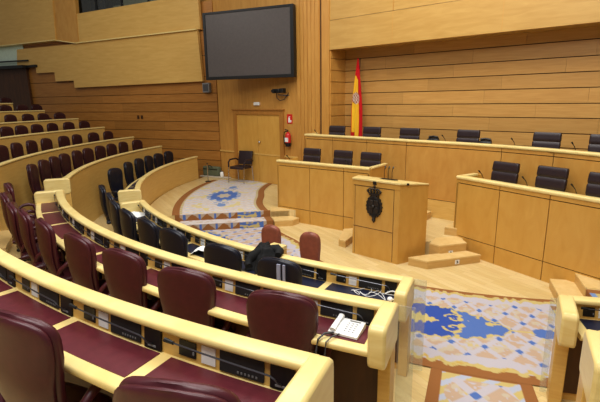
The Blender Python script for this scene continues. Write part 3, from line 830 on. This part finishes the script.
# chairs of the dais
def dais_chair():
    r = thing('dais_chair', 'chair', 'chair')
    def slab(z0, z1, y0, y1, w0, w1, th):
        b = MB(); rings = []
        for k in range(7):
            f = k/6; w = (w0+(w1-w0)*f)*.92; z = z0+(z1-z0)*f; y = y0+(y1-y0)*f; t = th*(1 if 0 < k < 6 else .65)
            w *= 1 if 0 < k < 6 else .97
            rings.append([(x, y+yy+.05*(x/.25)**2, z) for x, yy in rr(-w, w, -t, t, t*.8, 3)])
        # finer across
        b.loft(rings); return b
    slab(.48,.80,-.20,-.24,.235,.245,.04).build('backrest', M_AUB, r, smooth=50)
    slab(.805,.97,-.24,-.262,.245,.25,.042).build('backrest', M_AUB, r, smooth=50)
    slab(.975,1.13,-.262,-.28,.25,.245,.042).build('headrest', M_AUB, r, smooth=50)
    b = MB(); b.loft([[(x, y, .46+(.045 if k else -.045)) for x, y in rr(-.25, .25, -.22, .24, .06, 3)] for k in (0, 1)]); b.build('seat', M_AUB, r, bevel=.02)
    for s in (-1, 1):
        b = MB(); b.tube([(s*.26,-.2,.5),(s*.28,-.16,.66),(s*.28,.1,.66),(s*.26,.12,.48)], .02, 6); b.build('armrest', M_BLACK, r)
    b = MB(); b.lathe([(.03,.03),(.03,.40),(.1,.42)])
    for k in range(5):
        t = 2*pi*k/5; b.tube([(0,0,.08),(.27*cos(t),.27*sin(t),.03)], [.025,.016], 6)
    b.build('base', M_BLACK, r)
    return r
PD = dais_chair(); first = [True]
def pd(x, y, z, rz, label, group):
    if first[0]:
        first[0] = False; PD.location = (x,y,z); PD.rotation_euler = (0,0,RAD(rz)); tag(PD, label, None, group)
    else: dup(PD, (x,y,z), RAD(rz), label, group)
gl, gr, gb = 'dark chairs behind the left dais desk', 'dark chairs behind the right dais desk', 'dark chairs behind the long back desk'
for i, X in enumerate((-2.24,-1.42,-.76)):
    pd(X, -3.50+.02*i, .38, 180+2, 'dark aubergine chair behind the left dais desk, %s from the left' % ordw[i], gl)
for i, (X, Y) in enumerate(((1.73,-3.50),(2.43,-3.64),(3.13,-3.90))):
    pd(X, Y, .39, 180-18, 'dark aubergine chair behind the right dais desk, %s from the left' % ordw[i], gr)
wh = ['leftmost, left of the flag','just right of the flag','third from the left','in the middle of the desk','second from the right picture edge','cut by the right picture edge']
for i, (X, Y) in enumerate(((-2.40,-2.33),(-1.43,-2.33),(-.50,-2.33),(.72,-2.32),(2.10,-2.33),(2.97,-2.45))):
    pd(X, Y, .81, 180-(0 if i < 3 else 6), 'dark aubergine chair behind the long back desk, %s' % wh[i], gb)

# gooseneck microphones standing on the dais desks
def goose():
    r = thing('gooseneck_microphone', 'mic', 'microphone')
    b = MB(); b.lathe([(.028,0),(.028,.012),(.012,.018)]); b.build('base', M_BLACK, r)
    b = MB(); b.tube([(0,0,.015),(0,.01,.10),(.008,.035,.16),(.02,.07,.205)], .006, 6); s = b.build('stem', M_BLACK, r)
    b = MB(); b.tube([(.02,.07,.205),(.03,.095,.235)], [.010,.012], 8); b.build('microphone_head', M_BLACK, r)
    return r
PG = goose(); g1 = [True]
def gm(x, y, z, rz, label, group):
    if g1[0]:
        g1[0] = False; PG.location = (x,y,z); PG.rotation_euler = (0,0,RAD(rz)); tag(PG, label, None, group)
    else: dup(PG, (x,y,z), RAD(rz), label, group)
for i, X in enumerate((-2.50,-1.80,-1.0)):
    gm(X, -3.70+.03*i, 1.155, 160, 'thin black gooseneck microphone on the left dais desk, %s from the left' % ordw[i], 'microphones on the left dais desk')
for i, (X, Y) in enumerate(((1.50,-3.38),(2.22,-3.60),(2.90,-3.84))):
    gm(X, Y, 1.14, 150, 'thin black gooseneck microphone on the right dais desk, %s from the left' % ordw[i], 'microphones on the right dais desk')
for i, (X, Y) in enumerate(((-2.75,-2.40),(-1.0,-2.45),(.45,-2.45),(1.72,-2.50),(2.68,-2.80))):
    gm(X, Y, 1.62, 160, 'thin black gooseneck microphone on the long back desk, %s from the left' % ordw[i], 'microphones on the long back desk')
# dark desk consoles on the back desk
for i, (X, Y) in enumerate(((.18,-2.42),(1.20,-2.46))):
    t = thing('desk_console', 'dark low console on the back desk, %s' % ('left of the middle chair' if i == 0 else 'right of the middle chair'), 'console', (X, Y, 1.60), 0, 'consoles on the back desk')
    b = MB(); b.add([(X-.13,Y-.09,1.60),(X+.13,Y-.09,1.60),(X+.13,Y+.09,1.60),(X-.13,Y+.09,1.60),(X-.12,Y-.06,1.77),(X+.12,Y-.06,1.77),(X+.08,Y+.05,1.81),(X-.08,Y+.05,1.81)], [(3,2,1,0),(4,5,6,7),(0,1,5,4),(1,2,6,5),(2,3,7,6),(3,0,4,7)]); b.build('body', M_BLACK, t, bevel=.02)
    b = MB(); b.tube([(X-.09,Y-.02,1.80),(X,Y-.02,1.82),(X+.09,Y-.02,1.80)], [.022,.015,.022], 8); b.build('handset', M_BLACK, t)

# ------------------------------------------------------------------ walls
def boards(name, P0, d, s0, s1, zs, mat, gap=.016, depth=.03, joints=2.4, off=0.0, tint=.12, seed=1):
    rnd = random.Random(seed); n = Vector((-d.y, d.x))
    if n.y > 0: n = -n
    b = MB(); b.c = []
    def quadbox(a, e, z0, z1, o0, o1, tn, mi):
        pts = []
        for o in (o0, o1):
            for (s, z) in ((a,z0),(e,z0),(e,z1),(a,z1)):
                q = P0+d*s+n*(o+off); pts.append((q.x,q.y,z))
        b.add(pts, [(0,1,2,3),(7,6,5,4),(4,5,1,0),(5,6,2,1),(6,7,3,2),(7,4,0,3)], mi); b.c += [(tn,tn,tn*.97)]*8
    quadbox(s0, s1, zs[0], zs[-1], -.06, 0, .6, 1)
    for i in range(len(zs)-1):
        s = s0 + rnd.uniform(-.8, 0)
        while s < s1:
            e = s+joints*rnd.uniform(.8,1.2)
            tn = 1-tint+2*tint*rnd.random()
            quadbox(max(s,s0)+.0015, min(e,s1)-.0015, zs[i]+gap/2, zs[i+1]-gap/2, 0, depth, tn, 0)
            s = e
    return struct(b, name, [mat, M_GROOVE], smooth=0)
dL = Vector((-.9613,-.2756)); PL0 = Vector((-6.83,-2.09)); nL = Vector((.2756,-.9613))
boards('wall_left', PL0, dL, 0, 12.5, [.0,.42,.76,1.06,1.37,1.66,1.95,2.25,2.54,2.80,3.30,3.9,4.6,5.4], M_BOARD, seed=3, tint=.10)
def onL(s, off, z): q = PL0+dL*s+nL*off; return (q.x, q.y, z)
def slabL(b, pts, o0, o1, mi=0):
    """extruded polygon standing on the left wall plane; pts (s,z)"""
    n = len(pts); v = [onL(s,o0,z) for s,z in pts]+[onL(s,o1,z) for s,z in pts]
    b.add(v, [tuple(range(n)), tuple(range(n,2*n))[::-1]]+[(i, n+i, n+(i+1)%n, (i+1)%n) for i in range(n)], mi)
# balcony front with a stepped lower edge
b = MB(); slabL(b, [(.40,3.15),(5.86,3.09),(5.86,3.335),(6.78,3.335),(6.78,3.65),(7.73,3.65),(7.73,3.90),(8.75,3.90),(8.62,4.52),(5.48,4.53),(.48,4.60)], .06, .16)
struct(b, 'wall_balcony_lower', M_BALC, smooth=0)
b = MB(); slabL(b, [(.48,4.60),(5.48,4.53),(5.48,4.56),(.48,4.63)], .0, .24); slabL(b, [(5.48,4.53),(6.4,4.68),(6.4,4.71),(5.48,4.56)], .0, .24); slabL(b, [(6.38,4.68),(10.2,4.66),(10.2,4.69),(6.38,4.71)], .0, .3)
struct(b, 'trim_balcony_ledge', M_RAIL, smooth=0)
b = MB(); slabL(b, [(.36,4.62),(5.35,4.55),(5.30,5.46),(.36,5.58)], .08, .18); struct(b, 'wall_balcony_upper', M_BALC, smooth=0)
b = MB(); slabL(b, [(5.35,4.55),(6.42,4.68),(6.20,7.2),(5.20,7.2)], .07, .2); struct(b, 'wall_balcony_return', M_BACKV, smooth=0)
b = MB(); slabL(b, [(6.40,4.69),(10.3,4.67),(10.3,7.2),(6.22,7.2)], .08, .24); struct(b, 'wall_balcony_far', M_BALC, smooth=0)
b = MB(); slabL(b, [(-.6,5.2),(7.2,5.2),(7.2,7.6),(-.6,7.6)], -.9, -.8); struct(b, 'wall_gallery_back', M_DKGLASS, smooth=0)
# window of the gallery above the balcony
w = MB(); slabL(w, [(.4,5.54),(5.1,5.44),(5.1,7.0),(.4,7.0)], .10, .11); wo = struct(w, 'window_1', M_WGLASS, smooth=0)
b = MB()
for s in (1.2, 2.2, 3.3, 4.4): slabL(b, [(s,5.45),(s+.07,5.45),(s+.07,7.0),(s,7.0)], .09, .14)
b.build('window_mullion', M_BLACK, wo, smooth=0)
b = MB(); slabL(b, [(4.45,5.45),(5.1,5.45),(5.1,7.0),(4.45,7.0)], -.3, -.26); slabL(b, [(1.3,5.5),(2.1,5.5),(2.1,7),(1.3,7)], -.4, -.36); b.build('window_blind', M_BLACK, wo, smooth=0)
b = MB(); slabL(b, [(1.3,5.7),(4.3,5.66),(4.3,5.72),(1.3,5.76)], -.5, -.46); slabL(b, [(2.4,5.5),(4.2,5.5),(4.2,7),(2.4,7)], -.72, -.68); b.build('window_backdrop', M_BLIND, wo, smooth=0)
# opening and rail at far left, dark back wall
b = MB(); slabL(b, [(8.4,3.85),(12.4,3.85),(12.4,4.75),(8.4,4.75)], .05, .08); struct(b, 'wall_gallery_far', M_GREENW, smooth=0)
b = MB(); slabL(b, [(8.0,4.08),(12.4,4.12),(12.4,4.17),(8.0,4.13)], .2, .24); slabL(b, [(7.62,3.86),(8.5,3.84),(8.5,3.92),(7.62,3.94)], .16, .26); slabL(b, [(8.1,3.84),(12.4,3.86),(12.4,3.98),(8.1,3.94)], .12, .4); struct(b, 'trim_gallery_rail', M_BLACK, smooth=0)
b = MB(); slabL(b, [(8.3,.5),(12.6,.5),(12.6,3.93),(8.3,3.90)], .06, .14); struct(b, 'wall_back', M_DARKW, smooth=0)

# door wall
YD = -2.09
b = MB(); b.box(-6.85,-3.3,YD+.03,YD+.15,0,7.4); struct(b, 'wall_door_side', M_PIL, smooth=0)
b = MB(); b.box(-7.4,-6.80,YD+.0,YD+.2,3.2,7.4); struct(b, 'wall_niche', M_BACKV, smooth=0)
b = MB()
for x0, x1 in ((-6.82,-6.12),(-4.14,-3.62)):
    b.box(x0, x1, YD-.004, YD+.03, .285, 1.06); b.box(x0, x1, YD-.004, YD+.03, 1.085, 7.2)
struct(b, 'wall_door_panels', M_PIL, smooth=0)
b = MB(); b.box(-6.12,-4.14,YD-.004,YD+.03,2.30,7.2); struct(b, 'wall_over_door', M_PIL, smooth=0)
b = MB()
b.box(-6.13,-5.99,YD-.05,YD+.02,.26,2.18); b.box(-4.27,-4.13,YD-.05,YD+.02,.26,2.18); b.box(-6.13,-4.13,YD-.05,YD+.02,2.18,2.30)
b.box(-6.16,-4.10,YD-.08,YD-.006,2.302,2.335)
struct(b, 'trim_1', M_BOARDR2, smooth=0)
d = MB(); d.box(-5.99,-5.135,YD-.02,YD+.02,.27,2.18); d.box(-5.125,-4.27,YD-.02,YD+.02,.27,2.18)
do = struct(d, 'door_1', M_PODV, smooth=0)
b = MB(); b.box(-5.99,-4.27,YD-.032,YD-.016,1.06,1.095); b.build('door_rail', M_FRONT, do)
b = MB(); b.sphere((-5.05,YD-.05,1.42),.032,8); b.tube([(-5.05,YD-.02,1.42),(-5.05,YD-.06,1.42)],.012,6); b.build('door_knob', M_CHROME, do)
b = MB(); b.box(-6.82,-6.13,YD-.03,YD,1.055,1.10); b.box(-4.13,-3.4,YD-.03,YD,1.055,1.10); struct(b, 'trim_2', M_FRONT, smooth=0)
b = MB(); b.box(-7.4,-6.13,YD-.03,YD,.26,.34); b.box(-4.13,-3.4,YD-.03,YD,.26,.34); struct(b, 'baseboard_door', M_BACKV, smooth=0)
# pilaster of reeded veneer
b = MB(); b.box(-3.62,-2.90,YD-.06,YD+.7,.26,7.4)
for k in range(6): b.box(-3.60+.117*k,-3.60+.117*k+.100,YD-.075,YD-.05,.26,7.4)
b.box(-2.86,-2.64,YD-.03,YD+.72,.26,7.4)
struct(b, 'wall_pilaster', M_PIL, smooth=0)
b = MB(); b.box(-2.905,-2.855,YD-.028,YD+.6,.26,7.4); struct(b, 'trim_3', M_GROOVE, smooth=0)
# boarded wall behind the dais, its short return and the fascia above
YW = -1.43
boards('wall_right', Vector((-2.66,YW)), Vector((1,0)), 0, 10.5, [.2,.55,.86,1.16,1.36,1.62,1.885,2.165,2.43,2.705,2.975,3.24,3.515,3.80], M_BOARDR, seed=9, joints=1.9, tint=.10)
boards('wall_return', Vector((-2.64,YD+.02)), Vector((0,1)), 0, .66, [.2,.55,.86,1.16,1.36,1.62,1.885,2.165,2.43,2.705,2.975,3.24,3.515,3.80], M_BOARDR, seed=4, off=-.03) if False else None
b = MB(); zs = [.2,.55,.86,1.16,1.36,1.62,1.885,2.165,2.43,2.705,2.975,3.24,3.515,3.80]
for z0, z1 in zip(zs, zs[1:]): b.box(-2.65,-2.615,YD+.02,YW-.03,z0+.008,z1-.008)
struct(b, 'wall_return', M_BACKV, smooth=0)
b = MB(); b.box(-2.64,8,YD+.0,YW+.1,3.72,3.80); b.box(-2.64,8,YD-.01,YD+.06,3.70,4.345); b.box(-2.64,8,YD,YD+.06,4.355,7.4)
struct(b, 'wall_fascia', M_FASC, smooth=0)
b = MB()
for X in (-1.0, 1.2, 3.4): b.box(X, X+.008, YD-.012, YD, 3.70, 7.4)
struct(b, 'trim_4', M_BACKV, smooth=0)

# ------------------------------------------------------------------ things on the walls
def tv():
    A = Vector((-6.02,-3.10)); B = Vector((-3.55,-2.32)); d = (B-A).normalized(); n = Vector((d.y,-d.x))
    L = (B-A).length; z0, z1 = 3.12, 4.81
    t = thing('video_screen', 'large dark grey flat screen with black frame high on the wall', 'screen', (*((A+B)/2), z0))
    def sl(nm, s0, s1, za, zb, o0, o1, m, **k):
        b = MB(); pts = []
        for o in (o0, o1):
            for s, z in ((s0,za),(s1,za),(s1,zb),(s0,zb)):
                q = A+d*s+n*o; pts.append((q.x,q.y,z))
        b.add(pts, [(0,1,2,3),(7,6,5,4),(4,5,1,0),(5,6,2,1),(6,7,3,2),(7,4,0,3)]); return b.build(nm, m, t, **k)
    sl('casing', 0, L, z0, z1, -.14, 0, M_BLACK, bevel=.01)
    sl('frame', 0, L, z0, z0+.075, 0, .025, M_BLACK); sl('frame', 0, L, z1-.05, z1, 0, .025, M_BLACK)
    sl('frame', 0, .07, z0+.075, z1-.05, 0, .025, M_BLACK); sl('frame', L-.085, L, z0+.075, z1-.05, 0, .025, M_BLACK)
    sl('screen_panel', .07, L-.085, z0+.075, z1-.05, -.001, .006, M_SCREEN)
    b = MB(); q = A+d*(L/2)-n*.14; b.tube([(q.x,q.y,4.0),(q.x,YD,4.0)], .05, 8); b.build('wall_mount', M_BLACK, t)
tv()
def cam():
    t = thing('wall_camera', 'small black camera on a wall bracket below the screen', 'camera', (-4.18,YD,2.60))
    b = MB(); b.box(-4.30,-4.06,-2.36,-2.24,2.74,2.85); b.build('camera_body', M_BLACK, t, bevel=.015)
    b = MB(); b.tube([(-4.24,-2.35,2.795),(-4.22,-2.42,2.79)], [.042,.046], 12); b.build('lens', M_BLACK, t)
    b = MB(); b.box(-4.05,-3.95,-2.34,-2.2,2.74,2.86); b.build('motor_housing', M_BLACK, t, bevel=.01)
    b = MB(); b.tube([(-4.14,-2.30,2.74),(-4.14,-2.30,2.70),(-4.0,-2.2,2.68),(-3.96,YD,2.68)], .014, 8); b.build('bracket', M_STEEL, t)
    b = MB(); b.tube([(-4.24,-2.26,2.75),(-4.22,-2.26,2.62),(-4.12,-2.26,2.55),(-4.0,-2.22,2.58),(-3.96,-2.16,2.68),(-3.93,-2.12,2.75)], .010, 6); b.build('cable', M_BLACK, t)
cam()
b = MB(); q = PL0+dL*.25; 
t = thing('speaker_box', 'small grey box on the wall under the lower left corner of the screen', 'box', onL(.28,.05,2.85))
b = MB(); slabL(b, [(.18,2.82),(.42,2.82),(.42,3.10),(.18,3.10)], .04, .16); b.build('housing', M_GREY, t, bevel=.01)
b = MB(); slabL(b, [(.21,2.86),(.39,2.86),(.39,3.06),(.21,3.06)], .16, .166); b.build('grille', M_PORT, t)
t = thing('emergency_light', 'small white emergency light above the door', 'light', (-5.0,YD,2.42))
b = MB(); b.box(-5.24,-5.02,YD-.05,YD,2.43,2.52); b.build('housing', M_WHITE, t, bevel=.01)
b = MB(); b.box(-5.21,-5.05,YD-.056,YD-.048,2.45,2.50); b.build('diffuser', M_PAPER, t)
t = thing('fire_sign', 'red extinguisher sign with white symbol above the fire extinguisher', 'sign', (-3.91,YD,1.95))
b = MB(); b.box(-4.02,-3.84,YD-.017,YD-.005,1.96,2.20); b.build('sign_plate', M_RED, t)
b = MB(); b.box(-3.97,-3.915,YD-.022,YD-.016,1.985,2.11); b.tube([(-3.945,YD-.019,2.11),(-3.945,YD-.019,2.14),(-3.90,YD-.019,2.13)], .008, 6); b.box(-3.905,-3.87,YD-.022,YD-.016,1.99,2.05); b.build('sign_symbol', M_WHITE, t)
def extinguisher():
    x, y = -3.92, YD-.10
    t = thing('fire_extinguisher', 'red fire extinguisher with white label hanging on the wall beside the door', 'fire extinguisher', (x,y,1.36))
    b = MB(); b.lathe([(.06,0),(.075,.01),(.075,.30),(.06,.345),(.028,.37),(.028,.39)], (x,y,1.36), 16); b.build('cylinder', M_RED, t)
    b = MB(); b.lathe([(.076,.0),(.076,.10)], (x,y,1.365), 16); b.build('base_band', M_BLACK, t)
    b = MB(); b.box(x-.05,x+.055,y-.080,y-.058,1.49,1.60); b.build('label', M_WHITE, t)
    b = MB(); b.tube([(x,y,1.75),(x,y,1.79),(x-.09,y-.02,1.81)], .014, 6); b.tube([(x,y,1.77),(x-.08,y-.02,1.765)], .012, 6); b.build('handle', M_BLACK, t)
    b = MB(); b.tube([(x,y-.02,1.77),(x-.1,y-.03,1.74),(x-.125,y-.03,1.62),(x-.11,y-.03,1.48),(x-.09,y-.03,1.42)], .013, 8); b.build('hose', M_BLACK, t)
    b = MB(); b.box(x-.03,x+.03,y+.06,YD,1.62,1.68); b.build('bracket', M_CHROME, t)
extinguisher()
t = thing('wall_socket', 'small dark wall socket on the left boarded wall above the rows', 'socket', onL(3.2,.03,1.9))
for s in (2.98, 3.14):
    b = MB(); slabL(b, [(s,2.02),(s+.08,2.02),(s+.08,2.14),(s,2.14)], .03, .045); b.build('socket_plate', M_DARKW, t)
    b = MB(); slabL(b, [(s+.025,2.06),(s+.055,2.06),(s+.055,2.10),(s+.025,2.10)], .045, .05); b.build('socket_hole', M_BLACK, t)
# flag on a pole
def flag():
    x0, y0 = -2.03, -1.72
    t = thing('flag', 'red and yellow national flag hanging on a pole behind the dais', 'flag', (x0,y0,.78))
    b = MB(); b.lathe([(.16,0),(.16,.03),(.05,.06),(.02,.1)], (x0,y0,.78)); b.build('stand', M_IRON, t)
    b = MB(); b.tube([(x0,y0,.85),(x0,y0,3.46)], .012, 8); b.sphere((x0,y0,3.475),.02,8); b.build('pole', M_IRON, t)
    R_, Y_ = lin((190,30,34)), lin((232,188,52))
    def fn(u, w):
        z = 3.50-1.95*w
        wd = .03+.20*min(1, w*1.7)**.9+.03*w
        x = x0-.02+(u-.55)*wd*1.15
        y = y0-.03-.03*math.sin(u*pi*5+w*1.5)*min(1, w*3)-.02
        # drape: bands slant down from the hoist
        q = u+.25*(1-w)*1.2
        if w < .2: c = R_
        else:
            m0 = .06-.0*w; m1 = .62-.04*math.sin(w*6)
            c = Y_ if (m0 < u < m1 and (w-.2) > (u-.1)*.10) else R_
            if w > .88 and u < .3: c = R_
        ex, ez = (u-.36)/.34, (w-.47)/.075
        if w > .2 and hypot(ex, ez) < 1: c = lin((150,70,40)) if (int(ex*4+9)+int(ez*4+9)) % 2 else lin((214,206,190))
        return (x, y, z), c
    g = color_grid(fn, 40, 90); g.build('banner', M_FLAG, t, smooth=60)
flag()

# visitor chair beside the door
def visitor():
    t = thing('visitor_chair', 'dark leather visitor chair with chrome legs beside the door', 'chair', (-5.48,-2.5,Z2+.011), RAD(192))
    def ch(b, nm, m, **k): o = b.build(nm, m, None, **k); o.parent = t; return o
    b = MB(); b.loft([[(x, y, z) for x, y in rr(-.235,.235,-.22,.23,.05,3)] for z in (.41,.48)]); ch(b, 'seat', M_AUB, bevel=.015)
    b = MB(); b.loft([[(x, y+yo, z) for x, y in rr(-.235,.235,-.03,.03,.025,3)] for z, yo in ((.50,-.22),(.68,-.25),(.88,-.30))]); ch(b, 'backrest', M_AUB, bevel=.01)
    for s in (-1, 1):
        b = MB(); b.tube([(s*.26,-.24,.62),(s*.275,-.15,.665),(s*.275,.12,.665),(s*.27,.20,.60),(s*.265,.21,.46)], .022, 8); ch(b, 'armrest', M_AUB)
        b = MB(); b.tube([(s*.265,.21,.47),(s*.265,.24,.02)], .014, 8); ch(b, 'leg', M_CHROME)
        b = MB(); b.tube([(s*.255,-.2,.47),(s*.265,-.24,.02)], .014, 8); ch(b, 'leg', M_CHROME)
visitor()
# equipment cases, plinth, post beside the end of the lowest far left desk
t = thing('stone_plinth', 'low pale plinth on the floor between the far left desk end and the door', 'plinth', (-6.75,-2.45,Z2))
b = MB(); b.prism([(-7.35,-2.55),(-6.35,-2.35),(-6.30,-2.16),(-7.3,-2.28)], Z2, Z2+.04); b.build('slab', M_PALE, t, bevel=.01)
t = thing('equipment_case', 'grey green case lying on the pale plinth by the left wall', 'case', (-6.95,-2.35,Z2+.04))
b = MB(); b.prism([(-7.3,-2.46),(-6.72,-2.34),(-6.70,-2.20),(-7.27,-2.32)], Z2+.04, Z2+.33); b.build('case_body', M_GREEN, t, bevel=.03)
b = MB(); b.prism([(-7.28,-2.468),(-6.73,-2.352),(-6.73,-2.340),(-7.28,-2.456)], Z2+.24, Z2+.26); b.build('case_seam', M_BLACK, t)
b = MB(); b.tube([(-7.05,-2.42,Z2+.31),(-7.03,-2.455,Z2+.37),(-6.93,-2.435,Z2+.37),(-6.91,-2.39,Z2+.31)], .01, 6); b.build('handle', M_BLACK, t)
t = thing('paper_roll', 'small white object on the plinth beside the grey green case', 'box', (-6.58,-2.3,Z2+.04))
b = MB(); b.lathe([(.05,0),(.06,.02),(.05,.13),(.03,.15)], (-6.58,-2.29,Z2+.04)); b.build('roll_body', M_PAPER, t)
b = MB(); b.lathe([(.02,0),(.02,.03)], (-6.58,-2.29,Z2+.19)); b.build('cap', M_GREY, t)
t = thing('barrier_post', 'thin dark barrier post standing near the far left desk end', 'post', (-6.42,-2.95,Z2))
b = MB(); b.lathe([(.09,0),(.09,.015),(.02,.03)], (-6.42,-2.95,Z2)); b.build('foot', M_BLACK, t)
b = MB(); b.tube([(-6.42,-2.95,Z2+.02),(-6.42,-2.95,Z2+.52)], .012, 8); b.build('pole', M_CHROME, t)
b = MB(); b.sphere((-6.42,-2.95,Z2+.53), .022, 8); b.build('cap', M_BLACK, t)

# ------------------------------------------------------------------ light
def area(name, loc, target, size, power, color=(1,.93,.82), sy=None):
    l = bpy.data.lights.new(name, 'AREA'); l.energy = power; l.size = size; l.color = color
    if sy: l.shape = 'RECTANGLE'; l.size_y = sy
    o = bpy.data.objects.new(name, l); COL.objects.link(o); o.location = loc
    o.rotation_euler = (Vector(target)-Vector(loc)).to_track_quat('-Z','Y').to_euler()
area('ceiling_light_front', (.5,-6.5,7.5), (.5,-6.3,0), 7, 430, (1,.98,.94), 4)
area('ceiling_light_rear', (2.0,-11.5,7.0), (1.2,-9.6,0), 6, 470, (1,.98,.94), 3)
area('ceiling_light_dais', (1.0,-4.6,6.8), (.8,-2.2,1.5), 6, 150, (1,.97,.92), 1.5)
area('ceiling_light_left', (-7,-8.2,7.0), (-10.2,-4.3,3.2), 4, 150, (1,.97,.92), 4)
wd = bpy.data.worlds.new('world'); scene.world = wd; wd.use_nodes = True
bg = wd.node_tree.nodes['Background']; bg.inputs['Color'].default_value = (1,.97,.92,1); bg.inputs['Strength'].default_value = .20
scene.view_settings.view_transform = 'Standard'; scene.view_settings.look = 'None'; scene.view_settings.exposure = -.03; scene.view_settings.gamma = .93
scene.cycles.use_denoising = True
